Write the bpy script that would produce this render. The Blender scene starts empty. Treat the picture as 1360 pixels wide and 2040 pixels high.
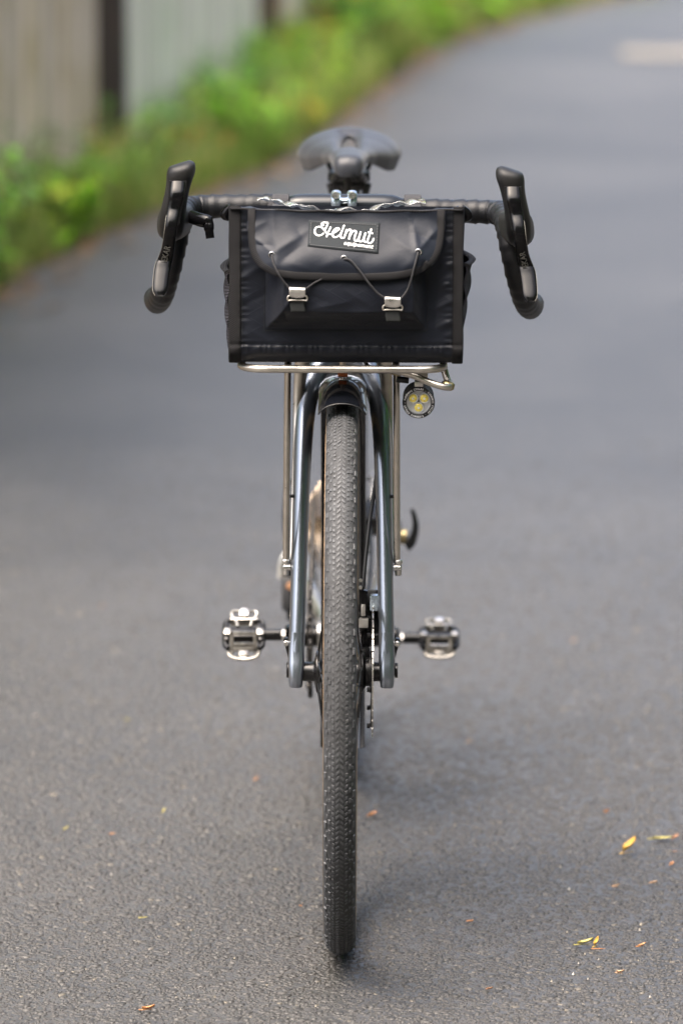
import bpy, bmesh, math, random
import numpy as np
from mathutils import Vector, Matrix
random.seed(7)
rng = np.random.default_rng(7)
R = math.radians
PI = math.pi
scene = bpy.context.scene
COL = scene.collection

# ------------------------------------------------------------------ camera
cam_d = bpy.data.cameras.new('camera')
cam = bpy.data.objects.new('camera', cam_d)
COL.objects.link(cam)
cam.location = (0, -6.0, 1.6)
cam.rotation_euler = (R(90 - 9.92), 0, 0)
cam_d.sensor_fit = 'VERTICAL'
cam_d.sensor_height = 36.0
cam_d.sensor_width = 24.0
cam_d.lens = 173.9
cam_d.clip_start = 0.1
cam_d.clip_end = 4000
cam_d.shift_x = 0.001
cam_d.dof.use_dof = True
cam_d.dof.focus_distance = 6.02
cam_d.dof.aperture_fstop = 3.9
scene.camera = cam

# ------------------------------------------------------------------ world, sun, exposure
SUN_EL, SUN_AZ = 66.0, -42.0      # azimuth from the camera's back (-Y) towards -X
world = bpy.data.worlds.new('World')
scene.world = world
world.use_nodes = True
wn = world.node_tree.nodes
wl = world.node_tree.links
sky = wn.new('ShaderNodeTexSky')
sky.sky_type = 'NISHITA'
sky.sun_disc = False
sky.sun_elevation = R(SUN_EL)
sky.air_density = 1.0
sky.dust_density = 10.0
sky.ozone_density = 1.0
bg = wn['Background']
bg.inputs['Strength'].default_value = 0.15
wl.new(sky.outputs['Color'], bg.inputs['Color'])
sun_d = bpy.data.lights.new('sun', 'SUN')
sun_d.energy = 0.8
sun_d.angle = R(60)
sun_d.color = (1.0, 0.98, 0.955)
sun = bpy.data.objects.new('sun', sun_d)
COL.objects.link(sun)
sdir = Vector((math.sin(R(SUN_AZ)) * math.cos(R(SUN_EL)), -math.cos(R(SUN_AZ)) * math.cos(R(SUN_EL)), math.sin(R(SUN_EL))))
sun.rotation_euler = sdir.to_track_quat('Z', 'Y').to_euler()
sky.sun_rotation = math.atan2(sdir.x, sdir.y)
scene.view_settings.view_transform = 'Standard'
scene.view_settings.look = 'None'
scene.view_settings.gamma = 1
scene.view_settings.exposure = 2.06
scene.render.engine = 'CYCLES'
scene.cycles.use_denoising = True
scene.cycles.max_bounces = 6
scene.cycles.sample_clamp_indirect = 6

# ------------------------------------------------------------------ materials
def _mat(name):
    m = bpy.data.materials.new(name)
    m.use_nodes = True
    nt = m.node_tree
    return m, nt, nt.nodes, nt.links, nt.nodes['Principled BSDF']

def mat(name, col, rough=0.5, metal=0.0, coat=0.0, coat_rough=0.05, var=0.0, vscale=40.0, bump=0.0, bscale=300.0,
        spec=0.5, rvar=0.0, sheen=0.0, transmission=0.0, emit=None, alpha=1.0, ior=1.45):
    m, nt, N, L, b = _mat(name)
    b.inputs['Base Color'].default_value = (*col, 1)
    b.inputs['Roughness'].default_value = rough
    b.inputs['Metallic'].default_value = metal
    b.inputs['Coat Weight'].default_value = coat
    b.inputs['Coat Roughness'].default_value = coat_rough
    b.inputs['Specular IOR Level'].default_value = spec
    b.inputs['Sheen Weight'].default_value = sheen
    b.inputs['Transmission Weight'].default_value = transmission
    b.inputs['IOR'].default_value = ior
    b.inputs['Alpha'].default_value = alpha
    tc = N.new('ShaderNodeTexCoord')
    if var > 0 or rvar > 0:
        no = N.new('ShaderNodeTexNoise')
        no.inputs['Scale'].default_value = vscale
        no.inputs['Detail'].default_value = 5
        L.new(tc.outputs['Object'], no.inputs['Vector'])
        if var > 0:
            mr = N.new('ShaderNodeMapRange')
            mr.inputs['From Min'].default_value = 0.3
            mr.inputs['From Max'].default_value = 0.7
            mr.inputs['To Min'].default_value = 1 - var
            mr.inputs['To Max'].default_value = 1 + var
            L.new(no.outputs['Fac'], mr.inputs['Value'])
            mx = N.new('ShaderNodeVectorMath')
            mx.operation = 'SCALE'
            mx.inputs[0].default_value = col
            L.new(mr.outputs['Result'], mx.inputs['Scale'])
            L.new(mx.outputs['Vector'], b.inputs['Base Color'])
        if rvar > 0:
            mr = N.new('ShaderNodeMapRange')
            mr.inputs['From Min'].default_value = 0.3
            mr.inputs['From Max'].default_value = 0.7
            mr.inputs['To Min'].default_value = max(0.02, rough - rvar)
            mr.inputs['To Max'].default_value = min(1, rough + rvar)
            L.new(no.outputs['Fac'], mr.inputs['Value'])
            L.new(mr.outputs['Result'], b.inputs['Roughness'])
    if bump > 0:
        nb = N.new('ShaderNodeTexNoise')
        nb.inputs['Scale'].default_value = bscale
        nb.inputs['Detail'].default_value = 4
        L.new(tc.outputs['Object'], nb.inputs['Vector'])
        bp = N.new('ShaderNodeBump')
        bp.inputs['Strength'].default_value = bump
        bp.inputs['Distance'].default_value = 0.002
        L.new(nb.outputs['Fac'], bp.inputs['Height'])
        L.new(bp.outputs['Normal'], b.inputs['Normal'])
    if emit:
        b.inputs['Emission Color'].default_value = (*emit[0], 1)
        b.inputs['Emission Strength'].default_value = emit[1]
    return m

M = {}
M['fork_paint'] = mat('fork_paint', (0.20, 0.225, 0.265), 0.29, 0.9, coat=0.8, coat_rough=0.08, var=0.12, vscale=900)
M['frame_metal'] = mat('frame_metal', (0.55, 0.54, 0.52), 0.32, 0.95, var=0.05, rvar=0.06)
M['rack_steel'] = mat('rack_steel', (0.46, 0.43, 0.385), 0.34, 0.95, var=0.12, vscale=60, rvar=0.08)
M['brass'] = mat('brass', (0.34, 0.28, 0.15), 0.35, 0.9, var=0.2, vscale=120)
M['copper'] = mat('copper', (0.42, 0.13, 0.05), 0.4, 0.6, var=0.2, vscale=200)
M['silver'] = mat('silver', (0.50, 0.485, 0.46), 0.36, 0.95, rvar=0.1, vscale=90, var=0.12)
M['chrome'] = mat('chrome', (0.56, 0.55, 0.53), 0.26, 1.0)
M['pedal_steel'] = mat('pedal_steel', (0.34, 0.325, 0.295), 0.34, 0.9, rvar=0.12, vscale=120, var=0.3)
M['stem_alloy'] = mat('stem_alloy', (0.42, 0.50, 0.58), 0.22, 0.85, coat=0.5)
M['bar_alloy'] = mat('bar_alloy', (0.010, 0.012, 0.015), 0.16, 0.0, spec=0.3)
M['black_alloy'] = mat('black_alloy', (0.006, 0.006, 0.0065), 0.32, 0.2, rvar=0.08, vscale=80)
M['black_satin'] = mat('black_satin', (0.007, 0.0075, 0.0085), 0.45, 0.0, rvar=0.06)
M['black_gloss'] = mat('black_gloss', (0.003, 0.003, 0.0035), 0.14, 0.0, spec=0.2)
M['mudguard_plastic'] = mat('mudguard_plastic', (0.006, 0.007, 0.010), 0.14, 0.0, coat=0.6, coat_rough=0.06, rvar=0.05)
M['hood_rubber'] = mat('hood_rubber', (0.009, 0.009, 0.0092), 0.46, spec=0.3, bump=0.12, bscale=2500, var=0.15, vscale=60)
M['tape'] = mat('tape', (0.006, 0.0065, 0.0078), 0.42, spec=0.34, bump=0.25, bscale=900, var=0.2, vscale=60)
M['saddle_cover'] = mat('saddle_cover', (0.014, 0.016, 0.021), 0.42, spec=0.4, bump=0.1, bscale=800, sheen=0.1)
M['casing'] = mat('casing', (0.033, 0.0345, 0.0365), 0.75, var=0.4, vscale=90, bump=0.3, bscale=700)
M['tan_wall'] = mat('tan_wall', (0.28, 0.19, 0.11), 0.7, var=0.3, vscale=60)
M['bezel_print'] = mat('bezel_print', (0.85, 0.85, 0.85), 0.5)
M['thread_white'] = mat('thread_white', (0.88, 0.88, 0.88), 0.7, bump=0.3, bscale=4000)
M['thread_grey'] = mat('thread_grey', (0.10, 0.10, 0.105), 0.8)
M['lever_print'] = mat('lever_print', (0.15, 0.145, 0.13), 0.4)
M['reflector'] = mat('reflector', (0.82, 0.82, 0.84), 0.25, 0.0, bump=0.3, bscale=400)
M['led'] = mat('led', (1.0, 0.80, 0.10), 0.25, 0.0, coat=0.6, var=0.3, vscale=350)
M['led_core'] = mat('led_core', (0.95, 0.93, 0.80), 0.3)
M['cassette_steel'] = mat('cassette_steel', (0.50, 0.40, 0.29), 0.35, 0.85, var=0.4, vscale=160)
M['chain_steel'] = mat('chain_steel', (0.10, 0.095, 0.09), 0.4, 0.8, var=0.4, vscale=200)
M['cord'] = mat('cord', (0.012, 0.012, 0.014), 0.6, bump=0.5, bscale=3000)
M['velcro'] = mat('velcro', (0.03, 0.03, 0.033), 0.9, bump=0.6, bscale=1500)
M['paint_white'] = mat('paint_white', (0.135, 0.122, 0.10), 0.7, var=0.2, vscale=14, bump=0.3, bscale=200)

# clear plastic of the map pocket
def clear_plastic():
    m, nt, N, L, b = _mat('clear_plastic')
    b.inputs['Base Color'].default_value = (0.9, 0.92, 0.92, 1)
    b.inputs['Roughness'].default_value = 0.06
    b.inputs['Transmission Weight'].default_value = 0.75
    b.inputs['IOR'].default_value = 1.5
    b.inputs['Coat Weight'].default_value = 1
    return m
M['clear_plastic'] = clear_plastic()

M['lens_glass'] = mat('lens_glass', (0.9, 0.95, 1.0), 0.03, alpha=0.04)


# dusty tread blocks
def tread_mat():
    m, nt, N, L, b = _mat('tread_rubber')
    tc = N.new('ShaderNodeTexCoord')
    n1 = N.new('ShaderNodeTexNoise'); n1.inputs['Scale'].default_value = 420; n1.inputs['Detail'].default_value = 8; n1.inputs['Roughness'].default_value = 0.7
    n2 = N.new('ShaderNodeTexNoise'); n2.inputs['Scale'].default_value = 16; n2.inputs['Detail'].default_value = 4
    L.new(tc.outputs['Object'], n1.inputs['Vector']); L.new(tc.outputs['Object'], n2.inputs['Vector'])
    ad = N.new('ShaderNodeMath'); ad.operation = 'ADD'
    L.new(n1.outputs['Fac'], ad.inputs[0]); L.new(n2.outputs['Fac'], ad.inputs[1])
    cr = N.new('ShaderNodeValToRGB')
    cr.color_ramp.elements[0].position = 0.80; cr.color_ramp.elements[0].color = (0.029, 0.0303, 0.032, 1)
    cr.color_ramp.elements[1].position = 1.25; cr.color_ramp.elements[1].color = (0.058, 0.061, 0.065, 1)
    L.new(ad.outputs[0], cr.inputs['Fac'])
    L.new(cr.outputs['Color'], b.inputs['Base Color'])
    b.inputs['Roughness'].default_value = 0.62
    bp = N.new('ShaderNodeBump'); bp.inputs['Strength'].default_value = 0.4; bp.inputs['Distance'].default_value = 0.001
    L.new(n1.outputs['Fac'], bp.inputs['Height']); L.new(bp.outputs['Normal'], b.inputs['Normal'])
    return m
M['tread_rubber'] = tread_mat()

# laminated bag cloth with its raised diamond threads
def cloth_mat(name, col, line=1.0):
    m, nt, N, L, b = _mat(name)
    tc = N.new('ShaderNodeTexCoord')
    sep = N.new('ShaderNodeSeparateXYZ'); L.new(tc.outputs['Object'], sep.inputs[0])
    def math_(op, a, c, v=None):
        n = N.new('ShaderNodeMath'); n.operation = op
        for i, q in enumerate((a, c)):
            if q is None: continue
            if isinstance(q, (int, float)): n.inputs[i].default_value = q
            else: L.new(q, n.inputs[i])
        if v is not None: n.inputs[2].default_value = v
        return n.outputs[0]
    lines = []
    for s in (-1, 1):
        a = math_('MULTIPLY', sep.outputs['X'], 0.50 * s / 0.0200)
        c = math_('MULTIPLY', sep.outputs['Z'], 0.866 / 0.0200)
        t = math_('ADD', a, c)
        fr = math_('FRACT', t, None)
        d = math_('ABSOLUTE', math_('SUBTRACT', fr, 0.5), None)
        mr = N.new('ShaderNodeMapRange'); mr.interpolation_type = 'SMOOTHSTEP'
        mr.inputs['From Min'].default_value = 0.0; mr.inputs['From Max'].default_value = 0.045
        mr.inputs['To Min'].default_value = 1; mr.inputs['To Max'].default_value = 0
        L.new(d, mr.inputs['Value'])
        lines.append(mr.outputs[0])
    li = math_('MAXIMUM', lines[0], lines[1])
    no = N.new('ShaderNodeTexNoise'); no.inputs['Scale'].default_value = 28; no.inputs['Detail'].default_value = 6
    L.new(tc.outputs['Object'], no.inputs['Vector'])
    nf = N.new('ShaderNodeTexNoise'); nf.inputs['Scale'].default_value = 1800; nf.inputs['Detail'].default_value = 2
    L.new(tc.outputs['Object'], nf.inputs['Vector'])
    h = math_('ADD', math_('MULTIPLY', li, 0.5 * line), math_('ADD', math_('MULTIPLY', no.outputs['Fac'], 1.6), math_('MULTIPLY', nf.outputs['Fac'], 0.12)))
    bp = N.new('ShaderNodeBump'); bp.inputs['Strength'].default_value = 0.55; bp.inputs['Distance'].default_value = 0.0012
    L.new(h, bp.inputs['Height']); L.new(bp.outputs['Normal'], b.inputs['Normal'])
    mx = N.new('ShaderNodeMix'); mx.data_type = 'RGBA'
    mx.inputs['A'].default_value = (*col, 1); mx.inputs['B'].default_value = (*[min(1, c * 1.9) for c in col], 1)
    L.new(math_('MULTIPLY', li, 0.7 * line), mx.inputs['Factor'])
    L.new(mx.outputs['Result'], b.inputs['Base Color'])
    b.inputs['Roughness'].default_value = 0.48
    b.inputs['Specular IOR Level'].default_value = 0.22
    b.inputs['Sheen Weight'].default_value = 0.04
    return m
M['bag_cloth'] = cloth_mat('bag_cloth', (0.0042, 0.0058, 0.0105), 0.35)
M['flap_cloth'] = cloth_mat('flap_cloth', (0.0052, 0.0076, 0.0135), 0.1)

def webbing_mat(name, col, scale=900, st=0.8):
    m, nt, N, L, b = _mat(name)
    tc = N.new('ShaderNodeTexCoord')
    mp = N.new('ShaderNodeMapping'); mp.inputs['Rotation'].default_value = (0, R(35), 0)
    L.new(tc.outputs['Object'], mp.inputs['Vector'])
    w = N.new('ShaderNodeTexWave'); w.bands_direction = 'Z'; w.inputs['Scale'].default_value = scale / 6
    w.inputs['Distortion'].default_value = 0.6
    L.new(mp.outputs['Vector'], w.inputs['Vector'])
    bp = N.new('ShaderNodeBump'); bp.inputs['Strength'].default_value = st; bp.inputs['Distance'].default_value = 0.0006
    L.new(w.outputs['Fac'], bp.inputs['Height']); L.new(bp.outputs['Normal'], b.inputs['Normal'])
    mx = N.new('ShaderNodeMix'); mx.data_type = 'RGBA'
    mx.inputs['A'].default_value = (*[c * 0.55 for c in col], 1); mx.inputs['B'].default_value = (*[c * 1.3 for c in col], 1)
    L.new(w.outputs['Fac'], mx.inputs['Factor'])
    L.new(mx.outputs['Result'], b.inputs['Base Color'])
    b.inputs['Roughness'].default_value = 0.7
    b.inputs['Specular IOR Level'].default_value = 0.2
    b.inputs['Sheen Weight'].default_value = 0.0
    return m
M['binding'] = webbing_mat('binding', (0.006, 0.0059, 0.0068))
M['patch_cloth'] = webbing_mat('patch_cloth', (0.015, 0.019, 0.022), 1600, 0.3)
M['tab_web'] = webbing_mat('tab_web', (0.020, 0.022, 0.022), 1000)
M['mesh_net'] = webbing_mat('mesh_net', (0.020, 0.020, 0.026), 700, 1.0)

# asphalt
def asphalt_mat():
    m, nt, N, L, b = _mat('asphalt')
    tc = N.new('ShaderNodeTexCoord')
    v1 = N.new('ShaderNodeTexVoronoi'); v1.inputs['Scale'].default_value = 130; v1.inputs['Randomness'].default_value = 1
    v2 = N.new('ShaderNodeTexVoronoi'); v2.inputs['Scale'].default_value = 310
    n1 = N.new('ShaderNodeTexNoise'); n1.inputs['Scale'].default_value = 0.9; n1.inputs['Detail'].default_value = 8; n1.inputs['Distortion'].default_value = 0.8
    n2 = N.new('ShaderNodeTexNoise'); n2.inputs['Scale'].default_value = 9; n2.inputs['Detail'].default_value = 7
    for n in (v1, v2, n1, n2): L.new(tc.outputs['Object'], n.inputs['Vector'])
    cr = N.new('ShaderNodeValToRGB')
    e = cr.color_ramp.elements
    e[0].position = 0.0; e[0].color = (0.025, 0.0236, 0.0217, 1)
    e[1].position = 1.0; e[1].color = (0.047, 0.0444, 0.0408, 1)
    el = cr.color_ramp.elements.new(0.6); el.color = (0.032, 0.0302, 0.0277, 1)
    sp = N.new('ShaderNodeSeparateColor'); L.new(v1.outputs['Color'], sp.inputs[0])
    L.new(sp.outputs[0], cr.inputs['Fac'])
    mr = N.new('ShaderNodeMapRange'); mr.inputs['From Min'].default_value = 0.3; mr.inputs['From Max'].default_value = 0.72
    mr.inputs['To Min'].default_value = 0.55; mr.inputs['To Max'].default_value = 1.35
    L.new(n1.outputs['Fac'], mr.inputs['Value'])
    mr2 = N.new('ShaderNodeMapRange'); mr2.inputs['From Min'].default_value = 0.3; mr2.inputs['From Max'].default_value = 0.7
    mr2.inputs['To Min'].default_value = 0.84; mr2.inputs['To Max'].default_value = 1.12
    L.new(n2.outputs['Fac'], mr2.inputs['Value'])
    mu = N.new('ShaderNodeMath'); mu.operation = 'MULTIPLY'
    L.new(mr.outputs[0], mu.inputs[0]); L.new(mr2.outputs[0], mu.inputs[1])
    sc = N.new('ShaderNodeVectorMath'); sc.operation = 'SCALE'
    L.new(cr.outputs['Color'], sc.inputs[0]); L.new(mu.outputs[0], sc.inputs['Scale'])
    L.new(sc.outputs[0], b.inputs['Base Color'])
    a = N.new('ShaderNodeMath'); a.operation = 'ADD'
    L.new(v1.outputs['Distance'], a.inputs[0])
    h2 = N.new('ShaderNodeMath'); h2.operation = 'MULTIPLY'; h2.inputs[1].default_value = 0.5
    L.new(v2.outputs['Distance'], h2.inputs[0]); L.new(h2.outputs[0], a.inputs[1])
    bp = N.new('ShaderNodeBump'); bp.invert = True; bp.inputs['Strength'].default_value = 0.6; bp.inputs['Distance'].default_value = 0.003
    L.new(a.outputs[0], bp.inputs['Height']); L.new(bp.outputs['Normal'], b.inputs['Normal'])
    b.inputs['Roughness'].default_value = 0.48
    b.inputs['Specular IOR Level'].default_value = 0.9
    return m
M['asphalt'] = asphalt_mat()

def island_mat(name, stops, rough=0.6, spec=0.5, trans=0.0):
    m, nt, N, L, b = _mat(name)
    g = N.new('ShaderNodeNewGeometry')
    cr = N.new('ShaderNodeValToRGB')
    e = cr.color_ramp.elements
    e[0].position = stops[0][0]; e[0].color = (*stops[0][1], 1)
    e[1].position = stops[-1][0]; e[1].color = (*stops[-1][1], 1)
    for p, c in stops[1:-1]:
        q = e.new(p); q.color = (*c, 1)
    L.new(g.outputs['Random Per Island'], cr.inputs['Fac'])
    L.new(cr.outputs['Color'], b.inputs['Base Color'])
    b.inputs['Roughness'].default_value = rough
    b.inputs['Specular IOR Level'].default_value = spec
    if trans > 0:
        out = N['Material Output']
        tr = N.new('ShaderNodeBsdfTranslucent'); L.new(cr.outputs['Color'], tr.inputs['Color'])
        mx = N.new('ShaderNodeMixShader'); mx.inputs[0].default_value = trans
        L.new(b.outputs[0], mx.inputs[1]); L.new(tr.outputs[0], mx.inputs[2])
        L.new(mx.outputs[0], out.inputs['Surface'])
    return m
M['chips'] = island_mat('chips', [(0, (0.016, 0.0153, 0.0143)), (0.5, (0.0225, 0.0215, 0.0200)), (0.93, (0.032, 0.0305, 0.0285)), (0.985, (0.060, 0.057, 0.052)), (1, (0.11, 0.095, 0.07))], 0.6, 0.58)
M['grit'] = island_mat('grit', [(0, (0.40, 0.37, 0.32)), (0.5, (0.25, 0.22, 0.17)), (1, (0.45, 0.43, 0.40))], 0.8)
M['leaf_green'] = island_mat('leaf_green', [(0, (0.113, 0.274, 0.018)), (0.5, (0.225, 0.546, 0.029)), (1, (0.417, 0.620, 0.049))], 0.45, 0.4, 0.35)
M['leaf_bright'] = island_mat('leaf_bright', [(0, (0.171, 0.391, 0.018)), (0.5, (0.317, 0.620, 0.024)), (1, (0.586, 0.620, 0.062))], 0.45, 0.4, 0.4)
M['leaf_dark'] = island_mat('leaf_dark', [(0, (0.058, 0.163, 0.024)), (0.6, (0.115, 0.296, 0.032)), (1, (0.230, 0.459, 0.049))], 0.4, 0.45, 0.25)
M['leaf_grey'] = island_mat('leaf_grey', [(0, (0.140, 0.224, 0.098)), (0.6, (0.224, 0.308, 0.154)), (1, (0.308, 0.364, 0.210))], 0.6, 0.3, 0.3)
M['leaf_rust'] = island_mat('leaf_rust', [(0, (0.381, 0.112, 0.029)), (0.4, (0.539, 0.238, 0.047)), (0.7, (0.476, 0.381, 0.063)), (1, (0.238, 0.317, 0.047))], 0.6, 0.3, 0.35)
M['leaf_yellow'] = island_mat('leaf_yellow', [(0, (0.253, 0.304, 0.019)), (0.5, (0.430, 0.392, 0.032)), (1, (0.506, 0.341, 0.039))], 0.55, 0.3, 0.4)
M['grass'] = island_mat('grass', [(0, (0.068, 0.149, 0.020)), (0.6, (0.176, 0.270, 0.041)), (1, (0.405, 0.351, 0.135))], 0.55, 0.3, 0.35)
M['litter'] = island_mat('litter', [(0, (0.09, 0.055, 0.03)), (0.4, (0.20, 0.11, 0.05)), (0.8, (0.30, 0.18, 0.08)), (1, (0.34, 0.25, 0.14))], 0.75, 0.3, 0.1)
M['plant_stem'] = mat('plant_stem', (0.08, 0.11, 0.03), 0.6, var=0.3)
M['soil'] = mat('soil', (0.065, 0.050, 0.032), 0.9, var=0.5, vscale=9, bump=0.8, bscale=60)
M['fallen_yellow'] = mat('fallen_yellow', (0.50, 0.30, 0.05), 0.5, var=0.3, vscale=120, bump=0.4, bscale=600)
M['fallen_lime'] = mat('fallen_lime', (0.33, 0.29, 0.08), 0.5, var=0.35, vscale=100, bump=0.4, bscale=600)
M['fallen_orange'] = mat('fallen_orange', (0.38, 0.17, 0.06), 0.55, var=0.3, vscale=120, bump=0.4, bscale=600)
M['fallen_tan'] = mat('fallen_tan', (0.42, 0.27, 0.16), 0.6, var=0.3, vscale=120, bump=0.4, bscale=600)
M['fallen_brown'] = mat('fallen_brown', (0.24, 0.12, 0.06), 0.6, var=0.3, vscale=120, bump=0.4, bscale=600)

def board_mat(name, col, stain):
    m, nt, N, L, b = _mat(name)
    tc = N.new('ShaderNodeTexCoord')
    mp = N.new('ShaderNodeMapping'); mp.inputs['Scale'].default_value = (30, 30, 1.6)
    L.new(tc.outputs['Object'], mp.inputs['Vector'])
    n1 = N.new('ShaderNodeTexNoise'); n1.inputs['Scale'].default_value = 1.0; n1.inputs['Detail'].default_value = 8
    L.new(mp.outputs['Vector'], n1.inputs['Vector'])
    n2 = N.new('ShaderNodeTexNoise'); n2.inputs['Scale'].default_value = 3.0; n2.inputs['Detail'].default_value = 5
    L.new(tc.outputs['Object'], n2.inputs['Vector'])
    oi = N.new('ShaderNodeObjectInfo')
    ad = N.new('ShaderNodeVectorMath'); ad.operation = 'ADD'
    L.new(tc.outputs['Object'], ad.inputs[0]); L.new(oi.outputs['Random'], ad.inputs[1]); L.new(ad.outputs[0], n2.inputs['Vector'])
    mx = N.new('ShaderNodeMix'); mx.data_type = 'RGBA'
    mx.inputs['A'].default_value = (*col, 1); mx.inputs['B'].default_value = (*stain, 1)
    mr = N.new('ShaderNodeMapRange'); mr.inputs['From Min'].default_value = 0.42; mr.inputs['From Max'].default_value = 0.68
    L.new(n2.outputs['Fac'], mr.inputs['Value']); L.new(mr.outputs[0], mx.inputs['Factor'])
    mr3 = N.new('ShaderNodeMapRange'); mr3.inputs['From Min'].default_value = 0.25; mr3.inputs['From Max'].default_value = 0.75
    mr3.inputs['To Min'].default_value = 0.55; mr3.inputs['To Max'].default_value = 1.25
    L.new(n1.outputs['Fac'], mr3.inputs['Value'])
    mr4 = N.new('ShaderNodeMapRange'); mr4.inputs['To Min'].default_value = 0.82; mr4.inputs['To Max'].default_value = 1.15
    L.new(oi.outputs['Random'], mr4.inputs['Value'])
    mu = N.new('ShaderNodeMath'); mu.operation = 'MULTIPLY'
    L.new(mr3.outputs[0], mu.inputs[0]); L.new(mr4.outputs[0], mu.inputs[1])
    sc = N.new('ShaderNodeVectorMath'); sc.operation = 'SCALE'
    L.new(mx.outputs['Result'], sc.inputs[0]); L.new(mu.outputs[0], sc.inputs['Scale'])
    L.new(sc.outputs[0], b.inputs['Base Color'])
    bp = N.new('ShaderNodeBump'); bp.inputs['Strength'].default_value = 0.6; bp.inputs['Distance'].default_value = 0.004
    L.new(n1.outputs['Fac'], bp.inputs['Height']); L.new(bp.outputs['Normal'], b.inputs['Normal'])
    b.inputs['Roughness'].default_value = 0.85
    return m
M['board_warm'] = board_mat('board_warm', (0.56, 0.47, 0.355), (0.36, 0.285, 0.13))
M['board_pale'] = board_mat('board_pale', (0.62, 0.60, 0.50), (0.44, 0.48, 0.34))
M['post_dark'] = board_mat('post_dark', (0.035, 0.028, 0.025), (0.10, 0.045, 0.028))

# ------------------------------------------------------------------ mesh helpers
def V3(p): return Vector(p)

def crom(pts, n=6, closed=False):
    P = [np.array(p, float) for p in pts]
    out = []
    m = len(P)
    segs = m if closed else m - 1
    for i in range(segs):
        if closed:
            a, b, c, d = P[(i - 1) % m], P[i], P[(i + 1) % m], P[(i + 2) % m]
        else:
            b, c = P[i], P[i + 1]
            a = P[i - 1] if i > 0 else 2 * b - c
            d = P[i + 2] if i + 2 < m else 2 * c - b
        for k in range(n):
            t = k / n
            out.append(0.5 * (2 * b + (c - a) * t + (2 * a - 5 * b + 4 * c - d) * t * t + (3 * b - a - 3 * c + d) * t ** 3))
    if not closed: out.append(P[-1])
    return [tuple(float(x) for x in o) for o in out]

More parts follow.
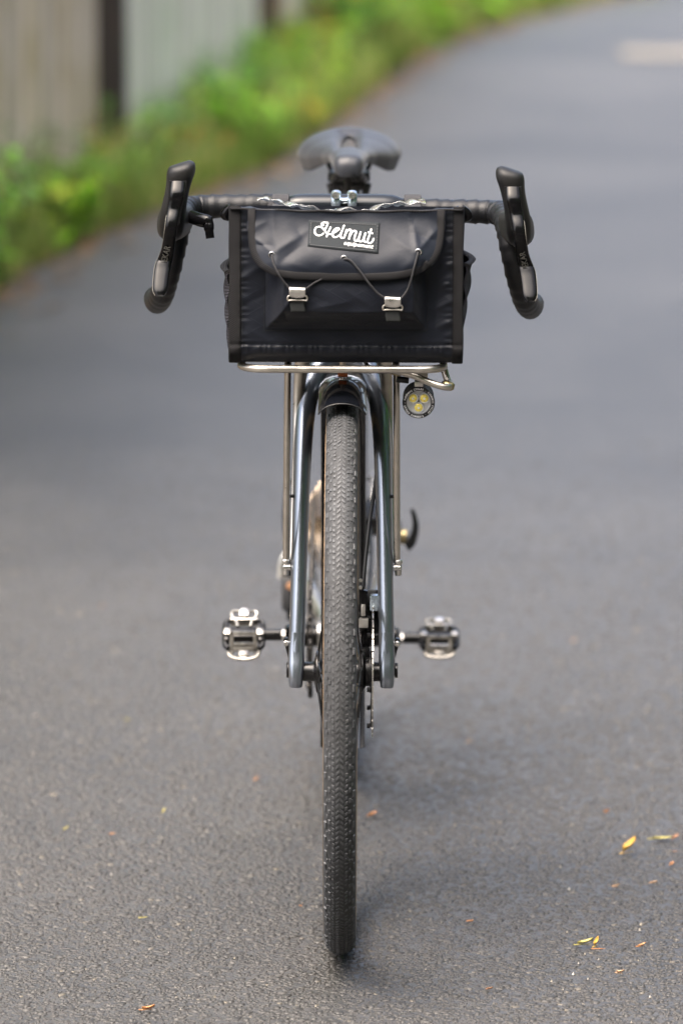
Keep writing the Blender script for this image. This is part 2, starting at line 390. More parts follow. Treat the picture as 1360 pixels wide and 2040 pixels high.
class MB:
    def __init__(s): s.v = []; s.f = []
    def add(s, vs, fs):
        o = len(s.v)
        s.v.extend([tuple(map(float, q)) for q in vs]); s.f.extend([tuple(o + i for i in q) for q in fs])
        return s
    def rings(s, rings, close_u=False, cap=True, flip=False):
        n = len(rings[0]); m = len(rings); o = len(s.v)
        for r in rings: s.v.extend([tuple(map(float, q)) for q in r])
        for i in range(m if close_u else m - 1):
            for j in range(n):
                a = o + i * n + j; b = o + i * n + (j + 1) % n
                c = o + ((i + 1) % m) * n + (j + 1) % n; d = o + ((i + 1) % m) * n + j
                s.f.append((a, b, c, d) if not flip else (d, c, b, a))
        if cap and not close_u:
            s.f.append(tuple(o + j for j in range(n))[::-1] if not flip else tuple(o + j for j in range(n)))
            e = o + (m - 1) * n
            s.f.append(tuple(e + j for j in range(n)) if not flip else tuple(e + j for j in range(n))[::-1])
        return s
    def tube(s, pts, r, n=10, closed=False, cap=True, up=None, sq=2.0):
        """r: number, list, or list of (a,b): a along the frame's side axis, b along its other axis; sq>2 squares the section"""
        P = [Vector(p) for p in pts]; m = len(P)
        def tan(i):
            if closed: return (P[(i + 1) % m] - P[(i - 1) % m]).normalized()
            if i == 0: return (P[1] - P[0]).normalized()
            if i == m - 1: return (P[-1] - P[-2]).normalized()
            return (P[i + 1] - P[i - 1]).normalized()
        t0 = tan(0)
        u = Vector(up) if up is not None else (Vector((0, 0, 1)) if abs(t0.z) < 0.9 else Vector((1, 0, 0)))
        rings = []
        side = t0.cross(u).normalized()
        for i in range(m):
            t = tan(i)
            if up is not None: side = t.cross(Vector(up)).normalized()
            else: side = (side - t * side.dot(t)).normalized()
            w = side.cross(t).normalized()
            rr = r[i] if isinstance(r, (list, tuple)) else r
            a, b = rr if isinstance(rr, (list, tuple)) else (rr, rr)
            ring = []
            for k in range(n):
                an = 2 * PI * k / n
                c, q = math.cos(an), math.sin(an)
                if sq != 2.0:
                    g = (abs(c) ** sq + abs(q) ** sq) ** (-1 / sq)
                    c, q = c * g, q * g
                ring.append(P[i] + side * (a * c) + w * (b * q))
            rings.append(ring)
        return s.rings(rings, close_u=closed, cap=cap)
    def lathe(s, prof, origin=(0, 0, 0), axis=(1, 0, 0), n=24, closed=False, cap=True):
        """prof: (radius, distance along axis)"""
        ax = Vector(axis).normalized(); o = Vector(origin)
        u = ax.cross(Vector((0, 0, 1)) if abs(ax.z) < 0.9 else Vector((1, 0, 0))).normalized(); w = ax.cross(u)
        rings = [[o + ax * h + (u * math.cos(2 * PI * k / n) + w * math.sin(2 * PI * k / n)) * max(r, 1e-5) for k in range(n)] for r, h in prof]
        return s.rings(rings, close_u=closed, cap=cap and not closed)
    def box(s, c, size, rot=None, bev=0.0, seg=2):
        bm = bmesh.new()
        bmesh.ops.create_cube(bm, size=1)
        bmesh.ops.scale(bm, vec=size, verts=bm.verts)
        if bev > 0: bmesh.ops.bevel(bm, geom=bm.edges[:], offset=bev, segments=seg, affect='EDGES', profile=0.6)
        if rot is not None: bmesh.ops.transform(bm, matrix=rot.to_4x4(), verts=bm.verts)
        bmesh.ops.translate(bm, vec=c, verts=bm.verts)
        bm.verts.index_update()
        s.add([v.co[:] for v in bm.verts], [[v.index for v in f.verts] for f in bm.faces])
        bm.free()
        return s
    def grid(s, fn, nu, nv):
        o = len(s.v)
        for i in range(nu + 1):
            for j in range(nv + 1): s.v.append(tuple(map(float, fn(i / nu, j / nv))))
        for i in range(nu):
            for j in range(nv):
                a = o + i * (nv + 1) + j
                s.f.append((a, a + nv + 1, a + nv + 2, a + 1))
        return s
    def mesh(s, name, m, ang=40, fix=True):
        me = bpy.data.meshes.new(name)
        me.from_pydata(s.v, [], s.f)
        if fix:
            bm = bmesh.new(); bm.from_mesh(me)
            bmesh.ops.recalc_face_normals(bm, faces=bm.faces); bm.to_mesh(me); bm.free()
        me.polygons.foreach_set('use_smooth', [True] * len(me.polygons))
        if ang < 180: me.set_sharp_from_angle(angle=R(ang))
        if m is not None: me.materials.append(M[m] if isinstance(m, str) else m)
        return me
    def build(s, name, m, parent=None, ang=40, fix=True, kind=None, label=None):
        o = bpy.data.objects.new(name, s.mesh(name, m, ang, fix))
        COL.objects.link(o)
        if parent is not None: o.parent = parent
        if kind: o['kind'] = kind
        if label: o['label'] = label
        return o

def fast_mesh(name, verts, faces_flat, sizes, m):
    me = bpy.data.meshes.new(name)
    nv = len(verts); nf = len(sizes)
    me.vertices.add(nv); me.vertices.foreach_set('co', np.asarray(verts, np.float32).ravel())
    me.loops.add(len(faces_flat)); me.loops.foreach_set('vertex_index', np.asarray(faces_flat, np.int32))
    me.polygons.add(nf)
    st = np.zeros(nf, np.int32); st[1:] = np.cumsum(sizes)[:-1]
    me.polygons.foreach_set('loop_start', st); me.polygons.foreach_set('loop_total', np.asarray(sizes, np.int32))
    me.update(calc_edges=True); me.validate()
    me.materials.append(M[m])
    return me

def thing(name, label, cat, loc=(0, 0, 0), rot=(0, 0, 0), group=None):
    o = bpy.data.objects.new(name, None); COL.objects.link(o)
    o.empty_display_size = 0.05
    o.location = loc; o.rotation_euler = rot
    o['label'] = label; o['category'] = cat
    if group: o['group'] = group
    return o

def tag(o, label, cat, group=None):
    o['label'] = label; o['category'] = cat
    if group: o['group'] = group
    return o

def place(o, parent=None, loc=(0, 0, 0), rot=(0, 0, 0)):
    o.location = loc; o.rotation_euler = rot
    if parent is not None: o.parent = parent
    return o

def dup(o, parent):
    c = o.copy(); COL.objects.link(c); c.parent = parent
    return c

def text_mesh(name, s, size, m, extrude=0.0002, align='CENTER', shear=0.0, font_off=0.0):
    cu = bpy.data.curves.new(name, 'FONT')
    cu.body = s; cu.size = size; cu.extrude = extrude; cu.align_x = align; cu.align_y = 'CENTER'; cu.shear = shear; cu.offset = font_off
    cu.resolution_u = 3
    t = bpy.data.objects.new(name, cu); COL.objects.link(t)
    dg = bpy.context.evaluated_depsgraph_get()
    me = bpy.data.meshes.new_from_object(t.evaluated_get(dg))
    bpy.data.objects.remove(t); bpy.data.curves.remove(cu)
    me.materials.clear(); me.materials.append(M[m])
    return me

# ================================================================== SETTING
# lane edge (left), measured along the bend
EDGE = [(-2.6, -40), (-2.1, -20), (-1.75, -8), (-1.5, -3), (-1.33, 0), (-1.18, 2.5), (-1.02, 4.6), (-0.86, 6.2), (-0.72, 7.2), (-0.53, 8.1),
        (-0.20, 9.5), (0.04, 11.3), (0.32, 13.6), (0.70, 15.3), (1.25, 17.0), (2.0, 19.4), (3.1, 22.6), (4.6, 27), (7.5, 34), (13, 45), (30, 70)]
EDGE_S = crom([(x, y, 0) for x, y in EDGE], 6)
_ey = np.array([p[1] for p in EDGE_S]); _ex = np.array([p[0] for p in EDGE_S])
def edge_x(y): return float(np.interp(y, _ey, _ex))

def setting():
    # ground sheet to the horizon
    g = MB().add([(-1500, -1500, -0.03), (1500, -1500, -0.03), (1500, 1500, -0.03), (-1500, 1500, -0.03)], [(0, 1, 2, 3)])
    o = g.build('ground', 'soil', kind='structure')
    # lane
    r = MB()
    L_ = [(p[0], p[1]) for p in EDGE_S]
    Rr = []
    for i, p in enumerate(L_):
        a = L_[max(0, i - 1)]; b = L_[min(len(L_) - 1, i + 1)]
        d = Vector((b[0] - a[0], b[1] - a[1])).normalized()
        Rr.append((p[0] + d.y * 5.2, p[1] - d.x * 5.2))
    vs = []
    for a, b in zip(L_, Rr):
        for k in range(5):
            t = k / 4
            vs.append((a[0] * (1 - t) + b[0] * t, a[1] * (1 - t) + b[1] * t, 0))
    fs = []
    for i in range(len(L_) - 1):
        for k in range(4):
            q = i * 5 + k
            fs.append((q, q + 1, q + 6, q + 5))
    r.add(vs, fs)
    r.build('road', 'asphalt', kind='structure')
    # worn painted bar across the lane
    p = MB()
    p.grid(lambda u, v: (1.12 + 1.7 * u, 13.55 + 0.45 * v + 0.10 * u, 0.004), 8, 2)
    p.build('road_marking', 'paint_white', kind='structure')
    # verge soil bank between lane and fence
    def bank(u, v):
        i = u * (len(EDGE_S) - 1); k = min(int(i), len(EDGE_S) - 2); t = i - k
        x = EDGE_S[k][0] * (1 - t) + EDGE_S[k + 1][0] * t; y = EDGE_S[k][1] * (1 - t) + EDGE_S[k + 1][1] * t
        return (x - 2.4 * v + 0.02 * math.sin(y * 5.1) + 0.012 * math.sin(y * 13.7), y + 0.5 * v, -0.006 + 0.05 * min(1, v * 6) + 0.02 * math.sin(y * 3 + v * 9) * min(1, v * 6))
    MB().grid(bank, 240, 10).build('verge', 'soil', kind='structure')
setting()

def road_chips():
    # stone chips standing in the binder of the lane's surface
    n = 170000
    yy = np.linspace(-0.85, 4.4, 2000)
    cdf = np.cumsum(np.where(yy < 0.1, 1.0, np.clip(1 - (yy - 0.1) / 4.3, 0, 1) ** 1.7)); cdf /= cdf[-1]
    y = np.interp(rng.random(n), cdf, yy)
    x = np.where(rng.random(n) < .78, rng.uniform(-0.60, 0.64, n) * (1 + 0.10 * np.clip(y, 0, 9)) + rng.normal(0, 0.05, n), rng.normal(0, 0.6, n).clip(-1.2, 1.6))
    keep = x > np.array([edge_x(t) for t in np.linspace(-1.2, 5.4, 200)])[np.clip(((y + 1.2) / 6.6 * 199).astype(int), 0, 199)] + 0.02
    x, y = x[keep], y[keep]; n = len(x)
    s = rng.lognormal(math.log(0.0034), 0.34, n).clip(0.0014, 0.0075)
    k = 4
    rot = rng.uniform(0, 2 * PI, n)
    asp = rng.uniform(0.5, 1.0, n)
    z0 = rng.uniform(-0.0012, 0.0006, n)
    hgt = z0 + s * rng.uniform(0.10, 0.26, n)
    tx = rng.normal(0, 0.10, n); ty = rng.normal(0, 0.10, n)
    verts = np.zeros((n, 2 * k, 3), np.float32)
    for j in range(k):
        a = 2 * PI * j / k + rng.uniform(-0.45, 0.45, n)
        rr = s * rng.uniform(0.75, 1.25, n)
        px = rr * np.cos(a); py = rr * asp * np.sin(a)
        qx = px * np.cos(rot) - py * np.sin(rot); qy = px * np.sin(rot) + py * np.cos(rot)
        verts[:, j, 0] = x + qx * 1.15; verts[:, j, 1] = y + qy * 1.15; verts[:, j, 2] = -0.0025
        verts[:, k + j, 0] = x + qx * 0.82; verts[:, k + j, 1] = y + qy * 0.82
        verts[:, k + j, 2] = np.maximum(hgt + (tx * qx + ty * qy) * 0.82, -0.0008)
    base = (np.arange(n) * 2 * k)[:, None]
    top = base + np.arange(k, 2 * k)[None, :]
    sides = []
    for j in range(k):
        sides.append(np.concatenate([base + j, base + (j + 1) % k, base + k + (j + 1) % k, base + k + j], 1))
    ff = np.concatenate([top.ravel()] + [q.ravel() for q in sides])
    sizes = np.concatenate([np.full(n, 4), np.full(n * k, 4)])
    me = fast_mesh('road_chips', verts.reshape(-1, 3), ff, sizes, 'chips')
    o = bpy.data.objects.new('road_chips', me); COL.objects.link(o)
    o['kind'] = 'stuff'; o['label'] = 'grey stone chips bedded in the asphalt of the lane'; o['category'] = 'stone chips'
    # pale grit
    n = 120
    mb = MB()
    for i in range(n):
        X = random.uniform(-0.7, 0.9); Y = random.uniform(-0.6, 1.8)
        if random.random() < 0.4: X = random.uniform(0.25, 0.6)
        r = random.choice((0.0010, 0.0013, 0.0016, 0.0022))
        a = random.uniform(0, 6)
        vs = [(X + r * q * math.cos(a + t), Y + r * q * math.sin(a + t), z) for q, z, t in
              [(1, 0.001, 0), (0.8, 0.001, 1.6), (1, 0.001, 3.1), (0.9, 0.001, 4.7)]] + [(X, Y, 0.0025 + r)]
        mb.add(vs, [(0, 1, 4), (1, 2, 4), (2, 3, 4), (3, 0, 4)])
    o = mb.build('grit', 'grit', kind='stuff', ang=20)
    o['label'] = 'tiny pale grit scattered over the asphalt'; o['category'] = 'grit'
road_chips()

# ------------------------------------------------------------------ fence
FENCE = [(-1.62, 3.0), (-1.40, 4.6), (-1.22, 6.0), (-1.03, 7.2), (-0.70, 8.75), (-0.52, 10.2), (-0.30, 12.0), (-0.02, 13.8), (0.34, 15.6), (0.90, 17.4), (1.9, 19.6)]
def fence_xy(y): return float(np.interp(y, [p[1] for p in FENCE], [p[0] for p in FENCE]))

def board_mesh(w, h, t, seed):
    rr = random.Random(seed)
    mb = MB()
    top = h + rr.uniform(-0.03, 0.03)
    w2 = w / 2
    vs = []
    for z in (0, h * 0.5, top):
        j = rr.uniform(-0.004, 0.004)
        vs.append([(-w2 + 0.004 + j, -t, z), (-w2 + j, -t * 0.6, z), (-w2 + j, 0, z), (w2 + j, 0, z), (w2 + j, -t * 0.6, z), (w2 - 0.004 + j, -t, z)])
    mb.rings(vs)
    return mb.mesh('board', None, 30)

def fence_panel(y0, y1, mats, label, seed):
    rr = random.Random(seed)
    xa, xb = fence_xy(y0), fence_xy(y1)
    ln = math.hypot(xb - xa, y1 - y0)
    rz = math.atan2(y1 - y0, xb - xa)
    root = thing('board_fence', label, 'fence', (xa, y0, 0.02), (0, 0, rz), 'board fences along the lane')
    x = 0.02; k = 0
    protos = [board_mesh(0.138, 1.55, 0.022, seed * 10 + q) for q in range(4)]
    ms = []
    for q, pm in enumerate(protos):
        for mm in mats:
            c = pm.copy(); c.materials.append(M[mm]); ms.append(c)
    while x + 0.138 < ln:
        o = bpy.data.objects.new('board', ms[rr.randrange(len(ms))]); COL.objects.link(o)
        o.parent = root
        o.location = (x + 0.069, -0.003 + rr.uniform(-0.003, 0.003), 0.02)
        o.rotation_euler = (0, 0, rr.uniform(-0.02, 0.02))
        x += 0.138 + rr.uniform(0.006, 0.014)
    for z in (0.35, 1.2):
        MB().box((ln / 2, 0.025, z), (ln - 0.02, 0.04, 0.09), bev=0.004).build('rail', 'post_dark', root)
    return root

def fence():
    fence_panel(3.0, 4.60, ['board_warm'], 'weathered brown board fence panel at the near end of the row', 1)
    fence_panel(4.75, 8.58, ['board_warm'], 'weathered warm grey board fence panel in front of the dark gap', 2)
    fence_panel(8.98, 11.85, ['board_pale'], 'pale greenish grey board fence panel between the two dark posts', 3)
    fence_panel(12.16, 15.2, ['board_pale', 'board_warm'], 'pale board fence panel half hidden by tall rusty weeds', 4)
    for i, (y, w, lab) in enumerate([(4.67, 0.10, 'dark timber fence post between two warm grey panels'), (8.80, 0.15, 'dark stained fence post in the gap beside the warm grey panel'),
                            (12.0, 0.20, 'dark fence post at the far end of the pale panel'), (15.3, 0.12, 'dark fence post near the far bend')]):
        x = fence_xy(y)
        root = thing('fence_post', lab, 'fence post', (x - 0.02, y, 0))
        MB().box((0, 0, 0.82), (w, w * 0.9, 1.64), bev=0.008).build('post', 'post_dark', root)
        MB().rings([[(-w * .58, -w * .58, 1.641), (w * .58, -w * .58, 1.641), (w * .58, w * .58, 1.641), (-w * .58, w * .58, 1.641)],
                    [(-w * .58, -w * .58, 1.665), (w * .58, -w * .58, 1.665), (w * .58, w * .58, 1.665), (-w * .58, w * .58, 1.665)],
                    [(-w * .1, -w * .1, 1.70), (w * .1, -w * .1, 1.70), (w * .1, w * .1, 1.70), (-w * .1, w * .1, 1.70)]]).build('cap', 'post_dark', root, 20)
fence()

# ------------------------------------------------------------------ plants
def leaf_verts(base, d, up, ln, w, droop):
    """a folded leaf of 6 quads/tris: 8 verts"""
    d = d.normalized(); s = d.cross(up).normalized() if abs(d.dot(up)) < 0.98 else Vector((1, 0, 0)); n = s.cross(d)
    p0 = base; p1 = base + d * ln * 0.35 + n * ln * 0.05; p2 = base + d * ln * 0.72 - n * droop * ln * 0.25; p3 = base + d * ln - n * droop * ln * 0.6
    f = n * w * 0.18
    return [p0, p1 + s * w * 0.5 + f, p1, p1 - s * w * 0.5 + f, p2 + s * w * 0.36 + f, p2, p2 - s * w * 0.36 + f, p3]
LF = [(0, 1, 2), (0, 2, 3), (1, 4, 5, 2), (2, 5, 6, 3), (4, 7, 5), (5, 7, 6)]

def plant_meshes(kind, seed):
    rr = random.Random(seed)
    st, lf = MB(), MB()
    P = dict(weed=(13, .38, 8, .085, .042, .75), nettle=(9, .55, 14, .075, .035, .7), dock=(13, .22, 3, .20, .065, .55),
             bramble=(10, .66, 12, .065, .042, 1.0), tall=(10, .85, 18, .085, .035, .6), low=(16, .15, 6, .06, .045, .6), bush=(16, .70, 22, .075, .05, .75))[kind]
    ns, H, nl, ll, lw, spread = P
    for i in range(ns):
        a = rr.uniform(0, 2 * PI); sp = spread * rr.uniform(0.25, 1) * H
        h = H * rr.uniform(0.6, 1.1)
        b = Vector((rr.gauss(0, .05), rr.gauss(0, .05), 0))
        top = b + Vector((math.cos(a) * sp, math.sin(a) * sp, h * (0.9 if kind != 'bramble' else 0.75)))
        mid = (b + top) / 2 + Vector((-math.cos(a), -math.sin(a), 0)) * sp * 0.2 + Vector((0, 0, h * (0.12 if kind != 'bramble' else 0.4)))
        path = [Vector(q) for q in crom([b, mid, top], 5)]
        st.tube(path, [0.005 - 0.0035 * k / (len(path) - 1) for k in range(len(path))], n=4)
        for k in range(nl):
            t = rr.uniform(0.12, 1.0); q = t * (len(path) - 1); j = min(int(q), len(path) - 2)
            c = path[j].lerp(path[j + 1], q - j)
            aa = rr.uniform(0, 2 * PI)
            d = Vector((math.cos(aa), math.sin(aa), rr.uniform(-0.2, 0.7)))
            sc = rr.uniform(0.6, 1.25) * (1.1 - 0.4 * t)
            lf.add(leaf_verts(c, d, Vector((0, 0, 1)), ll * sc, lw * sc, rr.uniform(0.2, 1.1)), LF)
    return st, lf

PLANT_CACHE = {}
def plant(kind, mat_, x, y, scale, label, group, cat='plant', name='weed_plant', seed=0):
    key = (kind, mat_, seed % 3)
    if key not in PLANT_CACHE:
        st, lf = plant_meshes(kind, sum(map(ord, kind)) + (seed % 3) * 31)
        PLANT_CACHE[key] = (st.mesh('stem', 'plant_stem', 180, fix=False), lf.mesh('foliage', mat_, 180, fix=False))
    ms, ml = PLANT_CACHE[key]
    root = thing(name, label, cat, (x, y, 0.015), (0, 0, random.uniform(0, 6.28)), group)
    root.scale = (scale,) * 3
    for nm, me in (('stem', ms), ('foliage', ml)):
        o = bpy.data.objects.new(nm, me); COL.objects.link(o); o.parent = root
    return root

def zone(y):
    return ('beside the near brown fence panel' if y < 4.7 else 'beside the warm grey fence panel' if y < 8.5 else 'beside the dark stained post' if y < 9.1
            else 'beside the pale fence panel' if y < 11.9 else 'where the pale fence ends' if y < 15.3 else 'round the far bend')

def vegetation():
    rr = random.Random(21)
    G1 = 'leafy weeds along the lane edge'
    # low weeds along the very edge
    y = 4.4
    k = 0
    while y < 19:
        off = rr.uniform(0.02, 0.30)
        kind, mm, lab, sc = rr.choice([
            ('low', 'leaf_bright', 'low bright green weed spilling onto the lane edge', 1.25),
            ('weed', 'leaf_bright', 'bright green broad leaved weed growing at the lane edge', 0.75),
            ('dock', 'leaf_green', 'mid green dock with long leaves at the lane edge', 0.85),
            ('weed', 'leaf_dark', 'dark green leafy weed growing at the lane edge', 0.85),
            ('weed', 'leaf_rust', 'rusty leaved dying weed growing at the lane edge', 0.6),
            ('low', 'leaf_yellow', 'low yellowing weed spilling onto the lane edge', 1.1),
            ('nettle', 'leaf_bright', 'bright green upright weed growing at the lane edge', 0.6),
            ('weed', 'leaf_green', 'mid green leafy weed growing at the lane edge', 0.85)])
        plant(kind, mm, edge_x(y) - off, y, sc * rr.uniform(0.55, 1.35), lab.replace('lane edge', 'lane edge ' + zone(y)), G1, seed=k)
        y += rr.uniform(0.18, 0.58); k += 1
    # taller growth against the fence
    y = 4.6
    G2 = 'taller weeds against the fence'
    while y < 12.4:
        kind, mm, lab, sc = rr.choice([
            ('weed', 'leaf_green', 'leafy green weed growing at the foot of the fence', 1.0),
            ('nettle', 'leaf_green', 'nettle with toothed green leaves against the fence', 0.75),
            ('nettle', 'leaf_dark', 'dark green nettle against the fence boards', 0.85),
            ('weed', 'leaf_dark', 'dark green leafy weed at the foot of the fence', 0.9),
            ('bramble', 'leaf_grey', 'arching grey green bramble at the foot of the fence', 0.75)])
        s2 = 0.62 if y < 8.3 else 0.58
        plant(kind, mm, fence_xy(y) + rr.uniform(0.09, 0.2), y, sc * s2 * rr.uniform(0.6, 1.45), lab.split(' against')[0].split(' growing')[0].split(' at the foot')[0] + ' growing ' + zone(y), G2, seed=k)
        y += rr.uniform(0.30, 0.75); k += 1
    # dark bush and the tall mixed stand at the bend
    for (x, yy, s, mm, lab) in [(-0.36, 10.5, 0.50, 'leaf_dark', 'dense dark green bush between the pale fence panel and the lane'),
                                (-0.22, 11.2, 0.42, 'leaf_green', 'rounded mid green bush beside the dark green one'),
                                (-0.62, 9.35, 0.38, 'leaf_dark', 'small dark bush right behind the dark stained post')]:
        plant('bush', mm, x, yy, s, lab, None, 'bush', 'bush', seed=k); k += 1
    y = 11.6
    G3 = 'tall weeds at the bend'
    while y < 18:
        for off in ((0.2, 0.36) if y < 12.6 else (0.22, 0.5, 0.85, 1.2) if y < 15 else (0.25, 0.6)):
            kind, mm, lab, sc = rr.choice([
                ('tall', 'leaf_bright', 'tall bright green willowherb at the bend of the lane', 0.8),
                ('tall', 'leaf_rust', 'tall rusty orange weed going to seed at the bend', 0.8),
                ('bush', 'leaf_bright', 'bushy bright green weed at the bend of the lane', 0.72),
                ('tall', 'leaf_yellow', 'tall yellowing weed at the bend of the lane', 0.85),
                ('tall', 'leaf_rust', 'tall rusty orange weed going to seed at the bend', 0.75),
                ('bush', 'leaf_yellow', 'bushy yellowing weed at the bend of the lane', 0.7),
                ('bush', 'leaf_green', 'bushy mid green weed at the bend of the lane', 0.75)])
            s3 = (0.55 if off < 0.3 else (0.8 if off < 0.6 else 1.0)) * (0.62 if y < 12.9 else 1)
            plant(kind, mm, edge_x(y) - off + rr.uniform(-0.08, 0.08), y + rr.uniform(-0.15, 0.15), sc * s3 * rr.uniform(0.85, 1.2), lab.replace('at the bend of the lane', 'near the bend').replace('at the bend', 'near the bend') + ', ' + zone(y), G3, seed=k)
            k += 1
        y += rr.uniform(0.34, 0.5)
    for (x, yy, s_, mm) in [(-.05, 12.9, .55, 'leaf_rust'), (.0, 13.4, .6, 'leaf_yellow'), (.10, 13.9, .62, 'leaf_rust'), (-.12, 13.2, .8, 'leaf_rust'), (.22, 14.6, .62, 'leaf_yellow'), (-.2, 12.5, .5, 'leaf_yellow')]:
        plant('tall', mm, x, yy, s_, ('rusty orange' if mm == 'leaf_rust' else 'yellowing') + ' seeding weed just past the far end of the pale fence panel', 'seeding weeds past the pale fence', seed=k); k += 1
    # a few reddish plants low down
    for (x, yy, s, lab) in [(-0.70, 8.45, 0.55, 'reddish brown dying weed at the foot of the dark stained post'), (-0.55, 10.05, 0.42, 'small orange tinted weed in front of the pale fence panel'),
                            (-1.05, 6.75, 0.5, 'brown dying weed against the warm grey fence panel')]:
        plant('nettle', 'leaf_rust', x, yy, s, lab, None, seed=k); k += 1
    # grass and litter
    mb = MB(); lt = MB()
    for i in range(16000):
        yy = rr.uniform(3.5, 19); x = edge_x(yy) - abs(rr.gauss(0.0, 0.22)) - 0.01
        h = rr.uniform(0.05, 0.16) * (2.1 if rr.random() < .25 else 1); a = rr.uniform(0, 6.28); w = rr.uniform(0.0015, 0.004)
        dx, dy = math.cos(a) * h * 0.5, math.sin(a) * h * 0.5
        sx, sy = -math.sin(a) * w, math.cos(a) * w
        mb.add([(x - sx, yy - sy, 0), (x + sx, yy + sy, 0), (x + sx * .7 + dx * .4, yy + sy * .7 + dy * .4, h * .6), (x - sx * .7 + dx * .4, yy - sy * .7 + dy * .4, h * .6), (x + dx, yy + dy, h)],
               [(0, 1, 2, 3), (3, 2, 4)])
    o = mb.build('grass', 'grass', kind='stuff', ang=180, fix=False)
    o['label'] = 'fringe of green and straw coloured grass along the lane edge'; o['category'] = 'grass'
    for i in range(3200):
        yy = rr.uniform(1.0, 19); x = edge_x(yy) - rr.gauss(0.03, 0.085)
        s = rr.uniform(0.008, 0.026); a = rr.uniform(0, 6.28)
        c, q = math.cos(a), math.sin(a)
        z = 0.004 + rr.uniform(0, 0.008) + (0.02 if x < edge_x(yy) - .05 else 0)
        lt.add([(x + s * c, yy + s * q, z), (x - q * s * .5, yy + c * s * .5, z + rr.uniform(0, .008)), (x - s * c, yy - s * q, z + .002), (x + q * s * .5, yy - c * s * .5, z + rr.uniform(0, .008))],
               [(0, 1, 2), (0, 2, 3)])
    o = lt.build('leaf_litter', 'litter', kind='stuff', ang=10, fix=False)
    o['label'] = 'brown and tan leaf litter gathered along the lane edge'; o['category'] = 'leaf litter'
vegetation()

# ------------------------------------------------------------------ trees round the place
def tree_meshes(seed):
    rr = random.Random(seed)
    tr, cr = MB(), MB()
    tr.tube(crom([(0, 0, -.1), (.05, .03, 1.2), (-.05, .1, 3.0), (.1, 0, 5.2), (.05, -.05, 7.2)], 5), [.24 - .2 * k / 20 for k in range(21)], n=10)
    tips = []
    for i in range(26):
        z = rr.uniform(1.2, 7.0); a = rr.uniform(0, 2 * PI); L_ = rr.uniform(1.2, 2.7) * (1.15 - z / 11)
        p0 = Vector((0, 0, z)); p1 = p0 + Vector((math.cos(a) * L_ * .5, math.sin(a) * L_ * .5, L_ * .25)); p2 = p0 + Vector((math.cos(a) * L_, math.sin(a) * L_, L_ * .38 * rr.uniform(.2, 1.4)))
        tr.tube(crom([p0, p1, p2], 3), [.06 - .008 * k for k in range(7)], n=5)
        tips += [p1, p2, p1.lerp(p2, .5)]
    for i in range(8000):
        t = rr.choice(tips)
        c = t + Vector((rr.gauss(0, .55), rr.gauss(0, .55), rr.gauss(0, .45)))
        a = rr.uniform(0, 6.28)
        cr.add(leaf_verts(c, Vector((math.cos(a), math.sin(a), rr.uniform(-.6, .4))), Vector((0, 0, 1)), rr.uniform(.18, .34), rr.uniform(.12, .22), rr.uniform(.1, .8)), LF)
    return tr.mesh('trunk', 'post_dark', 180, fix=False), cr.mesh('crown', 'leaf_dark', 180, fix=False)
def trees():
    ms = [tree_meshes(1), tree_meshes(2)]
    rr = random.Random(8)
    for i, (x, y, s) in enumerate([(-4.6, -12.5, 1.3), (-2.2, -11.5, 1.25), (0.4, -11.5, 1.35), (2.8, -11.5, 1.3), (5.4, -11, 1.25), (7.2, -8.5, 1.2), (8.4, -4.5, 1.15), (8.8, -.5, 1.05), (9.2, 3.6, 1.1), (9.5, 8, 1.1), (-4.2, 4.2, 1.0), (-3.8, 6.9, .92)]):  # the two behind the fence are added, unseen, to darken the road's left
        where = 'added unseen behind the board fence to darken the lane' if x < 0 and y > 0 else 'in the row facing the front wheel of the bicycle' if y < -10 else 'on the open side of the lane opposite the fence'
        r = thing('roadside_tree', 'leafy dark green roadside tree ' + where, 'tree', (x, y, -.03), (0, 0, rr.uniform(0, 6)), 'roadside trees around the lane')
        r.scale = (s, s, s)
        for nm, me in zip(('trunk', 'crown'), ms[i % 2]):
            o = bpy.data.objects.new(nm, me); COL.objects.link(o); o.parent = r
trees()

# ------------------------------------------------------------------ fallen leaves
def fallen_leaf(x, y, ln, w, rz, m, label, curl=0.35, lift=0.0, group=None):
    mb = MB()
    def fn(u, v):
        t = u; s = v * 2 - 1
        hw = w * 0.5 * (math.sin(PI * min(1, t * 1.02)) ** 0.75) * (1 + 0.08 * math.sin(9 * t))
        return ((t - 0.5) * ln, s * hw, 0.004 + curl * w * 0.55 * s * s + curl * ln * 0.25 * (t - 0.45) ** 2 * 2 + lift * t)
    mb.grid(fn, 9, 4)
    mb.tube([(-ln * 0.72, 0.001, 0.004), (-ln * .5, 0, 0.004), (ln * 0.3, 0, 0.0045)], [0.0008, 0.0009, 0.0004], n=5)
    o = mb.build('fallen_leaf', m, ang=180)
    o.location = (x, y, 0.001); o.rotation_euler = (0, 0, rz)
    return tag(o, label, 'leaf', group)

